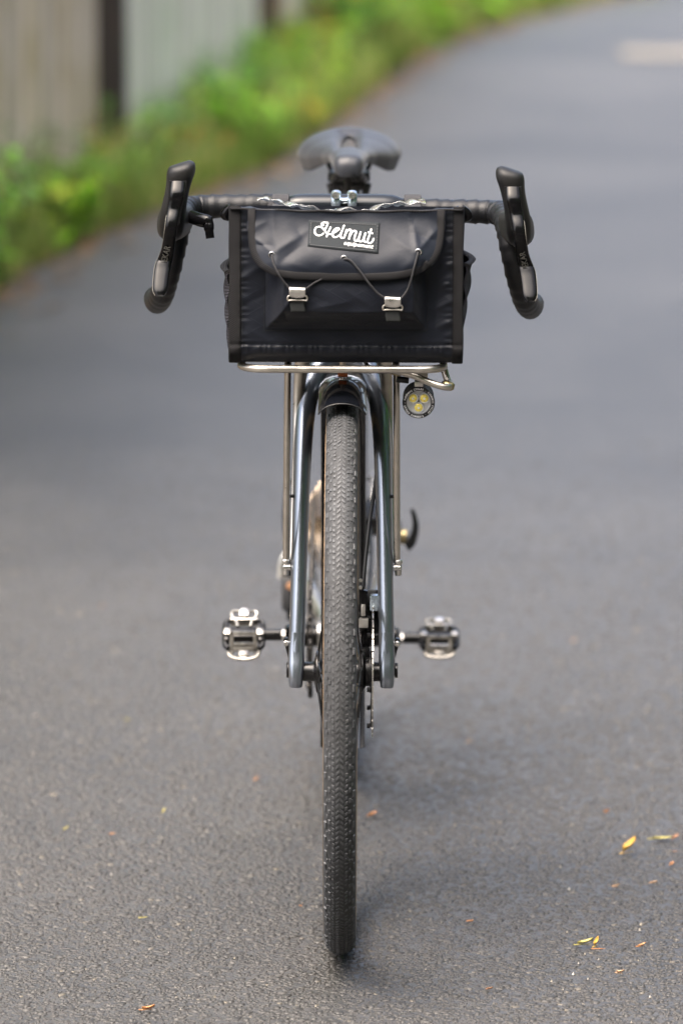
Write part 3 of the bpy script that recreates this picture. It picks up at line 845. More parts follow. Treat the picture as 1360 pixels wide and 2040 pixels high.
def leaves():
    big = [(0.387, 0.467, .030, .020, 0.5, 'fallen_yellow', 'curled golden yellow leaf standing up from the asphalt', .9, .012),
           (0.437, 0.545, .042, .014, 0.1, 'fallen_lime', 'long yellow green leaf lying flat beside a red scrap', .3, 0),
           (0.305, -0.012, .030, .013, 0.15, 'fallen_lime', 'green tipped yellow leaf lying against an orange sliver', .6, .004),
           (0.318, -0.020, .014, .008, 0.9, 'fallen_yellow', 'small crumpled yellow leaf tip stuck to the green tipped leaf', 1.2, .007),
           (0.322, -0.034, .022, .004, -0.05, 'fallen_orange', 'thin orange leaf sliver touching the green tipped leaf', .2, 0),
           (0.375, -0.020, .017, .006, 0.4, 'fallen_orange', 'small forked orange leaf scrap on the asphalt', .5, .003),
           (0.341, -0.148, .015, .008, -0.4, 'fallen_tan', 'pinkish tan leaf scrap on bare asphalt', .7, .002),
           (-0.228, -0.312, .023, .008, 0.12, 'fallen_orange', 'pale orange curled leaf lying alone on the asphalt', .9, .002),
           (0.455, 0.548, .018, .009, 0.8, 'fallen_brown', 'reddish leaf scrap at the tip of the long leaf', .5, .003),
           (0.045, 0.68, .019, .010, 0.3, 'fallen_orange', 'orange leaf scrap lying beside the tyre', .6, .003)]
    for x, y, ln, w, rz, m, lab, cu, li in big:
        fallen_leaf(x, y, ln * .68, w * .68, rz, m, lab, cu, li)
    rr = random.Random(5)
    G = 'small leaf scraps scattered on the asphalt'
    lab = {'fallen_orange': 'small orange leaf scrap lying on the asphalt', 'fallen_tan': 'small tan leaf scrap lying on the asphalt',
           'fallen_brown': 'small brown leaf scrap lying on the asphalt', 'fallen_lime': 'small yellowish green leaf scrap lying on the asphalt'}
    spots = [(-0.375, 0.60), (-0.39, 0.44), (-0.245, 0.70), (-0.36, 0.57), (-0.31, 0.57), (-0.255, 0.56), (-0.12, 0.90), (-0.185, 0.95), (-0.05, 0.18), (0.135, 0.05), (0.165, 0.10), (0.11, -0.06),
             (0.37, 0.70), (0.44, 0.72), (0.45, 0.47), (0.42, 0.36), (0.41, 0.30), (0.43, 0.27), (0.36, 0.28), (0.36, 0.14), (0.44, 0.40), (-0.31, 0.50), (-0.25, 0.12), (-0.36, -0.07), (0.02, 0.42),
             (0.42, -0.19), (0.18, -0.22), (0.30, 0.86), (0.19, 1.15), (-0.05, 1.25), (-0.32, 1.3), (0.25, 1.75), (0.38, 1.9), (-0.45, 1.8), (-0.40, 2.2), (0.56, 0.9), (0.62, 0.3), (-0.55, 0.3), (-0.6, 1.0), (0.7, 1.4)]
    for i, (x, y) in enumerate(spots):
        if i % 2: continue
        m = rr.choice(['fallen_orange', 'fallen_orange', 'fallen_tan', 'fallen_brown', 'fallen_lime'])
        fallen_leaf(x, y, rr.uniform(.005, .011), rr.uniform(.0025, .0048), rr.uniform(-0.9, 0.9), m, lab[m], rr.uniform(.3, 1), rr.uniform(0, .004), G)
leaves()

# ================================================================== BICYCLE
LEAN, YAW = R(0.22), R(-0.35)
bike = thing('bicycle', 'drop bar gravel bicycle with dark glossy fork standing upright on the asphalt lane', 'bicycle', (0, 0, 0), (0, LEAN, YAW))
AX = Vector((0, 0, 0.35))          # front axle
RX = Vector((0, 1.035, 0.35))      # rear axle
BB = Vector((0, 0.62, 0.270))      # bottom bracket

# ---- wheels
def rim_mb():
    return MB().lathe([(0.279, 0.0), (0.283, 0.008), (0.292, 0.0125), (0.311, 0.0140), (0.3125, 0.0125), (0.309, 0.010), (0.304, 0), (0.309, -0.010), (0.3125, -0.0125),
                       (0.311, -0.0140), (0.292, -0.0125), (0.283, -0.008)], (0, 0, 0), (1, 0, 0), 96, closed=True)

def casing_mb():
    # carcass with a slightly squared crown
    prof = []
    for k in range(20):
        a = 2 * PI * k / 20
        prof.append((0.3295 + 0.0188 * math.cos(a), 0.0195 * math.sin(a)))
    return MB().lathe(prof, (0, 0, 0), (1, 0, 0), 128, closed=True)

def tread_mb():
    mb = MB()
    Rt = 0.3295
    def surf(th, s, h):
        """th around the wheel, s across (arc angle of carcass), h height above carcass"""
        r = Rt + (0.0188 + h) * math.cos(s); x = (0.0195 + h) * math.sin(s)
        return (x, -r * math.sin(th), r * math.cos(th))
    jr = random.Random(3)
    def knob(th, s, dth, ds, h, skew=0.0, taper=0.8):
        th += jr.uniform(-.0012, .0012); s += jr.uniform(-.015, .015); dth *= jr.uniform(.8, 1.15); h *= jr.uniform(.2, .75)
        if jr.random() < .06: return
        c = [(-1, -1), (1, -1), (1, 1), (-1, 1)]
        vs = [surf(th + a * dth + b * ds * skew, s + b * ds, -0.0006) for a, b in c] + \
             [surf(th + a * dth * taper + b * ds * skew * taper, s + b * ds * taper, h) for a, b in c]
        mb.add(vs, [(4, 5, 6, 7), (0, 1, 5, 4), (1, 2, 6, 5), (2, 3, 7, 6), (3, 0, 4, 7)])
    n = 300
    for i in range(n):
        th = 2 * PI * i / n
        d = 2 * PI / n
        for sg in (-1, 1):
            knob(th, sg * 0.135, d * 0.27, 0.115, 0.0012, skew=sg * 0.055)       # chevron arm
            knob(th + d * 0.5, sg * 0.42, d * 0.30, 0.09, 0.0013, skew=-sg * 0.02)
            if i % 2 == 0: knob(th + d * 0.2, sg * 0.66, d * 0.42, 0.085, 0.0015)
            if i % 3 == 0: knob(th + d * (0.1 if (i // 3) % 2 else -0.1), sg * (0.98 if (i // 3) % 2 else 1.04), d * 0.62, 0.12, 0.0021)
            if i % 3 == 1: knob(th + d * 0.4, sg * 0.86, d * 0.3, 0.06, 0.0014)
    return mb

def wall_mb():
    mb = MB()
    for sg, e in ((-1, .0007), (1, 0)):
        mb.lathe([(0.3265, sg * (0.0193 + e)), (0.3185, sg * (0.0184 + e)), (0.3135, sg * 0.0156), (0.3135, sg * 0.0151), (0.3185, sg * 0.0178), (0.3265, sg * 0.0187)], (0, 0, 0), (1, 0, 0), 96, closed=True)
    return mb

def hub_mb(fl, drive):
    p = [(0.010, -0.049), (0.012, -0.0485), (0.012, -0.036), (0.013, -0.034), (0.026, -0.031), (0.0265, -0.0275), (0.015, -0.024), (0.0125, 0.0), (0.015, 0.020), (0.0265, 0.0225), (0.026, 0.0265),
         (0.018, 0.030), (0.018, 0.037), (0.012, 0.0385), (0.012, 0.0485), (0.010, 0.049)]
    return MB().lathe(p, (0, 0, 0), (1, 0, 0), 28)

def rotor_mb():
    mb = MB()
    x = 0.0385
    n = 60
    for i in range(n):   # swept brake track with slots
        a0 = 2 * PI * i / n; a1 = a0 + 2 * PI / n * 0.82
        ro = 0.080 + (0.0008 if i % 2 else -0.0006)
        ri = 0.0665
        pts = []
        for r, a in ((ri, a0 + .02), (ro, a0), (ro, a1), (ri, a1 + .02)): pts.append((math.sin(a) * r, math.cos(a) * r))
        vs = [(x - .0009, p[0], p[1]) for p in pts] + [(x + .0009, p[0], p[1]) for p in pts]
        mb.add(vs, [(0, 1, 2, 3), (4, 7, 6, 5), (0, 4, 5, 1), (1, 5, 6, 2), (2, 6, 7, 3), (3, 7, 4, 0)])
    mb.lathe([(0.071, x - .0008), (0.0745, x - .0008), (0.0745, x + .0008), (0.071, x + .0008)], (0, 0, 0), (1, 0, 0), 60, closed=True)
    mb.lathe([(0.0665, x - .0008), (0.0685, x - .0008), (0.0685, x + .0008), (0.0665, x + .0008)], (0, 0, 0), (1, 0, 0), 60, closed=True)
    return mb

def carrier_mb():
    mb = MB()
    x = 0.0375
    mb.lathe([(0.017, x - .003), (0.026, x - .003), (0.026, x + .002), (0.017, x + .002)], (0, 0, 0), (1, 0, 0), 30, closed=True)
    for i in range(6):
        a = 2 * PI * i / 6 + 0.2
        mb.tube([(x, math.sin(a) * .024, math.cos(a) * .024), (x, math.sin(a + .28) * .050, math.cos(a + .28) * .050), (x - .001, math.sin(a + .30) * .069, math.cos(a + .30) * .069)], [(.0035, .0014)] * 3, n=6, up=(1, 0, 0))
        mb.lathe([(.0032, x - .006), (.0032, x - .002)], (0, math.sin(a + .30) * .068, math.cos(a + .30) * .068), (1, 0, 0), 8)
    return mb

_w = {}
def wheel(center, spin, steer_parent, name='wheel'):
    root = MB_build_cached('rim', rim_mb, 'black_satin', name, steer_parent)
    root.location = center; root.rotation_euler = (spin, 0, 0)
    t = MB_build_cached('casing', casing_mb, 'casing', 'tyre', root)
    k = MB_build_cached('tread', tread_mb, 'tread_rubber', 'tread', root, ang=20, fix=False); k['kind'] = 'stuff'
    MB_build_cached('wall', wall_mb, 'tan_wall', 'sidewall_band', root)
    MB_build_cached('hub', lambda: hub_mb(0, 0), 'black_alloy', 'hub', root)
    MB_build_cached('rotor', rotor_mb, 'silver', 'brake_rotor', root, ang=30)
    MB_build_cached('carrier', carrier_mb, 'black_alloy', 'rotor_carrier', root)
    for i in range(24):
        sg = 1 if i % 2 else -1
        fx = 0.0248 if sg > 0 else -0.0292
        cross = 0.85 * (1 if (i // 2) % 2 else -1)
        key = ('spoke', sg, cross > 0)
        if key not in _w:
            mb = MB()
            a = cross
            p0 = (fx, math.sin(a) * 0.024, math.cos(a) * 0.024); p1 = (sg * 0.002, 0, 0.281)
            mb.tube([p0, tuple(np.array(p0) * .5 + np.array(p1) * .5), p1], 0.0010, n=6)
            mb.lathe([(.0018, .268), (.0018, .283)], (sg * .002, 0, 0), (0, 0, 1), 6)
            _w[key] = mb.mesh('spoke', 'black_alloy')
        s = bpy.data.objects.new('spoke', _w[key]); COL.objects.link(s); s.parent = root
        s.rotation_euler = (2 * PI * i / 24, 0, 0)
    return root

def MB_build_cached(key, fn, m, name, parent, ang=40, fix=True):
    if key not in _w: _w[key] = fn().mesh(name, m, ang, fix)
    o = bpy.data.objects.new(name, _w[key]); COL.objects.link(o); o.parent = parent
    return o

wheel(AX, 0.1, bike)
wheel(RX, 0.4, bike)

# ---- fork
def fork():
    L_ = [(-.0560, -.004, .352), (-.0552, .010, .400), (-.0535, .036, .470), (-.0515, .068, .556), (-.0490, .096, .628), (-.0445, .122, .672), (-.0330, .147, .703), (-.0150, .162, .717), (0, .166, .720)]
    rl = [(.0100, .0125), (.0098, .0130), (.0100, .0145), (.0105, .0165), (.0116, .0180), (.0130, .0190), (.0165, .020), (.020, .021), (.021, .0215)]
    full = L_ + [(-x, y, z) for x, y, z in L_[-2::-1]]
    rf = rl + rl[-2::-1]
    pts = crom(full, 6)
    n = len(pts); rr = []
    for i in range(n):
        t = i / (n - 1) * (len(rf) - 1); k = min(int(t), len(rf) - 2); q = t - k
        rr.append((rf[k][0] * (1 - q) + rf[k + 1][0] * q, rf[k][1] * (1 - q) + rf[k + 1][1] * q))
    mb = MB().tube(pts, rr, n=20, up=(0, 1, 0.15))
    f = mb.build('fork', 'fork_paint', bike, 60)
    # steerer base / crown race
    st = MB().lathe([(.019, 0), (.024, .004), (.026, .02), (.026, .032)], (0, .170, .715), (0, .317, .948), 28)
    st.build('crown_race', 'fork_paint', f)
    for sg in (-1, 1):
        d = MB()
        x = sg * .0560
        sec = []
        for z, hx, y0, y1, ox in [(.400, .0075, -.004, .016, 0), (.380, .0092, -.0085, .0135, 0), (.364, .0102, -.0150, .014, 0), (.348, .0092, -.0215, .015, .0002), (.338, .0088, -.0215, .014, .0003), (.333, .0080, -.019, .012, .0003)]:
            ring = []
            for k in range(20):
                a = 2 * PI * k / 20; c, s = math.cos(a), math.sin(a)
                g = (abs(c) ** 4 + abs(s) ** 4) ** -.25
                ring.append((x + sg * ox + hx * c * g, (y0 + y1) / 2 + (y1 - y0) / 2 * s * g, z))
            sec.append(ring)
        d.rings(sec)
        d.build('dropout', 'fork_paint', f, 55)
        b = MB().box((sg * .0655, .022, .372), (.006, .012, .034), Matrix.Rotation(sg * .25, 3, 'Y'), .002)
        b.build('eyelet_boss', 'black_alloy', f)
        MB().lathe([(.0034, 0), (.0036, .0005), (.0036, .003), (.0028, .0038), (.0016, .0038), (.0015, .0028)], (sg * .0685, .008, .384), (0, -1, 0), 14).build('bolt', 'chrome', f)
        MB().lathe([(.0022, 0), (.0022, .009)], (sg * .0600, .060, .560), (sg, 0, 0), 10).build('bolt', 'black_alloy', f)
    MB().lathe([(.009, -.068), (.010, -.067), (.010, -.060), (.006, -.0595), (.006, .0655), (.009, .066), (.0095, .0665), (.0095, .0690), (.0085, .0695)], (0, 0, .352), (1, 0, 0), 20).build('thru_axle', 'black_alloy', f)
fork()

# ---- front mudguard: one long strip bent over the wheel
def mudguard(center, a0, a1, parent_name, n=60, RR=0.3655, hw=0.0285):
    mb = MB()
    def sec(th, out):
        ring = []
        for k in range(13):
            s = (k / 12 * 2 - 1)
            ph = s * 1.28
            dx = hw * math.sin(ph) / math.sin(1.28)
            dr = 0.017 * (math.cos(ph) - 1) * 1.18
            ring.append((dx * (1 + .02 * out), dr + .0011 * out))
        return ring
    rings = []
    for i in range(n + 1):
        t = i / n; th = a0 + (a1 - a0) * t
        rr = RR + 0.004 * math.sin(PI * t) ** 0.5
        o = sec(th, 1); q = sec(th, -1)[::-1]
        rings.append([(center.x + x, center.y + (rr + d) * math.sin(th), center.z + (rr + d) * math.cos(th)) for x, d in o + q])
    mb.rings(rings)
    return mb.build('mudguard', 'mudguard_plastic', bike, 50)
mg = mudguard(AX, R(-16), R(118), 'front')
# rolled pale edge of the front lip
def lip():
    mb = MB(); th = R(-16.2); pts = []
    for k in range(13):
        s = k / 12 * 2 - 1; ph = s * 1.28
        r = .3655 + .017 * (math.cos(ph) - 1) * 1.18
        pts.append((.0288 * math.sin(ph) / math.sin(1.28), r * math.sin(th), AX.z + r * math.cos(th)))
    mb.tube(pts, .0009, n=6)
    mb.build('lip_edge', 'black_satin', mg)
    br = MB().box((0, -.012, .7245), (.012, .010, .007), bev=.001); br.build('bracket', 'copper', mg)
    MB().lathe([(.0026, 0), (.0026, .012)], (0, -.012, .728), (0, 0, 1), 10).build('bolt', 'rack_steel', mg)
    MB().lathe([(.0036, 0), (.0036, .003), (.002, .0042)], (0, -.0205, .7165), (0, -.6, -.5), 10).build('bolt', 'silver', mg)
lip()
mudguard(RX, R(-62), R(95), 'rear')

# ---- front rack
def rack():
    z = .7425
    c = .030
    pts = []
    hx, y0, y1 = .1225, -.098, .092
    for cx, cy, a0 in [(hx - c, y0 + c, -90), (hx - c, y1 - c, 0), (-hx + c, y1 - c, 90), (-hx + c, y0 + c, 180)]:
        for k in range(9):
            a = R(a0 + k * 90 / 8)
            pts.append((cx + c * math.cos(a), cy + c * math.sin(a), z))
    rk = MB().tube(pts, .0048, n=14, closed=True).build('front_rack', 'rack_steel', bike, 60)
    for y in (-.012, .035):
        MB().tube([(-hx, y, z), (hx, y, z)], .0042, n=10).build('cross_bar', 'rack_steel', rk)
    for x in (-.066, .0645):
        MB().tube([(x, y0, z), (x, y1, z)], .0042, n=10).build('cross_bar', 'rack_steel', rk)
        MB().box((x, -.02, .7492), (.014, .10, .0045), bev=.001).build('pad', 'black_satin', rk)
    for sg in (-1, 1):
        x0 = -.067 if sg < 0 else .0655
        # front strut down to the fork's mid boss
        MB().tube(crom([(x0, -.012, z), (x0 + sg * .0002, -.006, .72), (x0 + sg * .001, .006, .66), (x0 + sg * .0025, .040, .480)], 5), .0041, n=12).build('strut', 'rack_steel', rk)
        # rear strut: broad at its top, thin at its foot
        p = crom([(sg * .044, .092, z), (sg * .050, .110, .726), (sg * .0535, .112, .700), (sg * .0565, .108, .660), (sg * .0585, .098, .628), (sg * .0605, .080, .56), (sg * .0625, .046, .480)], 5)
        r = [(.0036 + .0085 * max(0, 1 - i / 20), .0036 + .003 * max(0, 1 - i / 20)) for i in range(len(p))]
        MB().tube(p, r, n=14, up=(0, 1, 0)).build('strut', 'rack_steel', rk)
        foot = MB().lathe([(.0046, .0), (.0054, .001), (.0056, .004), (.0044, .006), (.0044, .018), (.0036, .020)], (sg * .0695, .040, .484), (0, -.1, -1), 14)
        foot.build('strut_foot', 'silver', rk)
        MB().lathe([(.0045, 0), (.0045, .008), (.003, .0095)], (sg * .0640, .038, .474), (sg, 0, 0), 12).build('bolt', 'chrome', rk)
    # brazed light loop under the right hand corner
    lp = crom([(.062, -.078, .7385), (.085, -.084, .7335), (.105, -.088, .7255), (.122, -.090, .7205), (.1285, -.084, .7195), (.1285, -.074, .7215), (.1245, -.066, .7330), (.1225, -.063, .7400)], 6)
    MB().tube(lp, .0043, n=12).build('light_loop', 'rack_steel', rk, 60)
    for q in [(.0655, -.076, .7375), (.1275, -.079, .7205)]:
        MB().lathe([(.0030, -.008), (.0056, -.005), (.0060, 0), (.0056, .005), (.0030, .008)], q, (1, -.1, -.25), 14).build('brazed_joint', 'brass', rk, 80)
    MB().lathe([(.004, 0), (.004, .022)], (0, -.012, .722), (0, 0, 1), 12).build('mudguard_stay', 'rack_steel', rk)
rack()

# ---- headlight
def headlight():
    ax = Vector((0, -1, -0.08)).normalized()
    c = Vector((.0925, -.058, .6965))
    body = MB().lathe([(.006, -.052), (.010, -.050), (.0135, -.044), (.0165, -.030), (.0180, -.016), (.0185, -.004), (.0195, -.002), (.0198, .001), (.0192, .0025), (.0150, .0025), (.0148, -.0100)], c, ax, 40)
    h = body.build('headlight', 'black_alloy', bike, 35)
    for k in range(5):
        MB().lathe([(.0176, 0), (.0188, .0004), (.0188, .0022), (.0176, .0026)], c - ax * (.010 + .006 * k), ax, 32).build('cooling_fin', 'black_alloy', h)
    MB().lathe([(.0149, -.0012), (.0146, -.0052), (.0020, -.0085)], c, ax, 32, cap=False).build('reflector', 'reflector', h)
    q = ax.to_track_quat('Z', 'Y').to_matrix()
    # lettering round the bezel
    s = 'SIDEWAYS CYCLES - SIDEWAYS CYCLES - SIDEWAYS CYCLES - '
    up = Vector((0, 0, 1)); up = (up - ax * up.dot(ax)).normalized(); right = Vector((1, 0, 0))
    for i, ch in enumerate(s):
        if ch == ' ': continue
        a = 2 * PI * i / len(s) - 1.35
        me = text_mesh('letter', ch if ch != '-' else '.', .0030, 'bezel_print', .0002, font_off=.00006)
        o = bpy.data.objects.new('letter', me); COL.objects.link(o); o.parent = h
        rad = right * math.sin(a) + up * math.cos(a); tg = right * math.cos(a) - up * math.sin(a)
        p = c + ax * .00275 + rad * .01715
        o.matrix_local = Matrix(((tg.x, rad.x, ax.x * -1 * -1, p.x), (tg.y, rad.y, ax.y, p.y), (tg.z, rad.z, ax.z, p.z), (0, 0, 0, 1)))
    for dx, dz in ((-.0068, .0046), (.0068, .0046), (0, -.0070)):
        p = c + right * dx + up * dz
        MB().lathe([(.0066, -.0040), (.0062, -.0010), (.0058, -.0012), (.0030, -.0062)], p, ax, 24, cap=False).build('led_cup', 'reflector', h)
        MB().lathe([(.0050, -.0045), (.0050, -.0014), (.0040, -.0006), (.0018, -.0003)], p, ax, 18).build('led', 'led', h)
        MB().lathe([(.0015, -.0004), (.0013, .0003), (.0005, .0004)], p, ax, 12).build('led_core', 'led_core', h)
    MB().lathe([(.0149, .0008), (.0149, .0020)], c, ax, 36).build('lens', 'lens_glass', h)
    MB().box(c + Vector((.001, .014, .022)), (.012, .020, .016), bev=.002).build('bracket', 'black_alloy', h)
    MB().box(c + Vector((.0, .0005, .0225)), (.0105, .006, .0065), bev=.001).build('clamp', 'silver', h)
    MB().box(c + Vector((.004, .004, .033)), (.014, .008, .009), bev=.0015).build('clamp', 'rack_steel', h)
    MB().lathe([(.004, 0), (.004, .015)], c + Vector((-.012, .02, .024)), (-1, 0, 0.1), 10).build('cable_strain', 'black_satin', h)
headlight()

# ---- frame
def frame():
    up = Vector((0, .317, .948))
    hb = Vector((0, .182, .752)); ht = hb + up * .125
    f = MB().lathe([(.024, -.002), (.0255, 0), (.0235, .012), (.0225, .06), (.0235, .112), (.0250, .125), (.0235, .127)], hb, up, 28).build('frame', 'frame_metal', bike, 50)
    sd = Vector((0, .292, .956))
    st = BB + sd * .50
    MB().tube([tuple(hb + up * .025 + Vector((0, .012, 0))), tuple(BB + Vector((0, -.01, .012)))], .0205, n=20).build('down_tube', 'frame_metal', f)
    MB().tube([tuple(hb + up * .105 + Vector((0, .012, 0))), tuple(BB + sd * .475)], .0165, n=18).build('top_tube', 'frame_metal', f)
    MB().tube([tuple(BB), tuple(st)], .0165, n=18).build('seat_tube', 'frame_metal', f)
    MB().lathe([(.0195, 0), (.0195, .014)], st - sd * .010, sd, 24).build('seat_clamp', 'black_alloy', f)
    MB().lathe([(.021, -.036), (.021, .036)], BB, (1, 0, 0), 24).build('bottom_bracket', 'frame_metal', f)
    for sg in (-1, 1):
        cs = crom([(sg * .020, BB.y + .010, BB.z), (sg * .0275, BB.y + .050, BB.z + .004), (sg * .034, BB.y + .10, BB.z + .016), (sg * .049, BB.y + .18, BB.z + .034), (sg * .058, BB.y + .28, BB.z + .055), (sg * .064, RX.y - .045, RX.z - .010), (sg * .068, RX.y - .008, RX.z)], 6)
        MB().tube(cs, .0105, n=14).build('chain_stay', 'frame_metal', f)
        ss = crom([tuple(st - sd * .06 + Vector((sg * .012, .012, 0))), tuple(st - sd * .10 + Vector((sg * .034, .045, -.03))), (sg * .052, RX.y - .12, RX.z + .20), (sg * .064, RX.y - .02, RX.z + .035), (sg * .068, RX.y - .002, RX.z + .004)], 6)
        MB().tube(ss, .0082, n=12).build('seat_stay', 'frame_metal', f)
        MB().box((sg * .0695, RX.y, RX.z), (.007, .030, .036), bev=.003).build('dropout', 'frame_metal', f)
    MB().lathe([(.0075, -.077), (.0075, .080)], RX, (1, 0, 0), 14).build('thru_axle', 'black_alloy', f)
    # rear axle lever with its brass nut
    MB().lathe([(.0105, .077), (.0110, .079), (.0110, .087), (.0080, .089)], RX + Vector((0, 0, -.016)), (1, 0, 0), 18).build('axle_nut', 'brass', f)
    lv = crom([(.088, RX.y - .004, .322), (.094, RX.y - .006, .326), (.0985, RX.y - .008, .338), (.1005, RX.y - .010, .352), (.0985, RX.y - .012, .366), (.0950, RX.y - .014, .376)], 4)
    n = len(lv)
    MB().tube(lv, [(.0095 - .0065 * (i / (n - 1)) ** .6, .006) for i in range(n)], n=12, up=(0, 1, 0)).build('axle_lever', 'black_satin', f)
    return st, sd
SEAT_TOP, SEAT_DIR = frame()

# ---- stem, handlebar
def cockpit():
    zb = .9105; yb = .160
    up = Vector((0, .317, .948))
    sp = Vector((0, .182, .752)) + up * .150
    body = MB().tube([tuple(sp + Vector((0, .0, .002))), (0, yb + .03, zb - .001), (0, yb + .008, zb)], [(.0175, .0165), (.0165, .017), (.018, .019)], n=18, up=(1, 0, 0))
    body.lathe([(.0185, -.022), (.0195, -.020), (.0195, .020), (.0185, .022)], sp, up, 24)
    s = body.build('stem', 'black_satin', bike)
    MB().lathe([(.017, 0), (.0185, .001), (.0185, .016), (.017, .0175)], sp - up * .040, up, 24).build('spacer', 'black_alloy', s)
    # face plate: two claws joined by a bridge
    fp = MB()
    for sg, dz in ((-1, 0), (1, 0)):
        x = sg * .0102
        fp.tube(crom([(x * .96, yb - .012, zb + .0185), (x, yb - .0195, zb + .0140), (x, yb - .0215, zb + .002), (x * .93, yb - .0215, zb - .010), (x * .9, yb - .0175, zb - .020)], 4),
                [(.0040, .0062)] * 4 + [(.0042, .0060)] * 4 + [(.0042, .0052)] * 4 + [(.004, .0044)] * 5, n=12, up=(1, 0, 0), sq=3)
    fp.tube(crom([(-.0102, yb - .0170, zb + .0125), (-.004, yb - .0180, zb + .0095), (.004, yb - .0180, zb + .0095), (.0102, yb - .0170, zb + .0125)], 4), [(.0040, .0048)] * 13, n=12, up=(0, 1, 0))
    fp.build('face_plate', 'stem_alloy', s, 50)
    for sg in (-1, 1):
        MB().lathe([(.0050, 0), (.0054, .0008), (.0052, .0034), (.0044, .0044), (.0022, .0044), (.0020, .0024)], (sg * .0102, yb - .0225, zb + .0165), (0, -1, .10), 18).build('bolt', 'chrome', s)
    MB().box((.003, yb - .023, zb - .003), (.008, .004, .009), bev=.001).build('mount', 'silver', s)
    bar = MB().tube(crom([(-.20, yb, zb - .003), (-.09, yb, zb - .002), (-.05, yb, zb), (.05, yb, zb), (.09, yb, zb - .002), (.20, yb, zb - .003)], 6),
                    [.0118 if abs(i / 30 - .5) > .22 else (.0118 + .0041 * (1 - max(0, abs(i / 30 - .5) - .12) / .10) if abs(i / 30 - .5) > .12 else .0159) for i in range(31)], n=18)
    hb = bar.build('handlebar', 'bar_alloy', bike)
    for sg in (-1, 1):
        dz = .003 if sg < 0 else -.002
        P = crom([(sg * .083, yb, zb - .002 + dz), (sg * .120, yb, zb - .003 + dz), (sg * .165, yb, zb - .0035 + dz), (sg * .187, yb - .006, zb - .004 + dz), (sg * .1975, yb - .028, zb - .005 + dz), (sg * .2005, yb - .062, zb - .008 + dz),
                  (sg * .2035, yb - .088, zb - .020 + dz), (sg * .2085, yb - .099, zb - .045 + dz), (sg * .2165, yb - .090, zb - .078 + dz), (sg * .2250, yb - .060, zb - .106 + dz), (sg * .2320, yb - .015, zb - .121 + dz), (sg * .2360, yb + .030, zb - .126 + dz), (sg * .2370, yb + .048, zb - .126 + dz)], 10)
        # overlapping turns of tape
        rr = []; acc = 0
        for i, p in enumerate(P):
            if i: acc += (Vector(p) - Vector(P[i - 1])).length
            ph = (acc / .0165) % 1.0
            rr.append(.0146 + .0017 * (ph ** 1.5) - .0004)
        MB().tube(P, rr, n=18).build('bar_tape', 'tape', hb, 180)
        e = Vector(P[-1]); d = (e - Vector(P[-3])).normalized()
        MB().lathe([(.0150, -.002), (.0155, .001), (.0140, .005), (.006, .0065)], e, d, 20).build('bar_end_plug', 'black_satin', hb)
        for k, xx in enumerate((.086,)):
            MB().lathe([(.0158, -.009), (.0166, -.008), (.0166, .008), (.0158, .009)], (sg * xx, yb, zb - .002), (1, 0, 0), 20).build('finishing_tape', 'velcro', hb)
    return zb, yb
ZB, YB = cockpit()

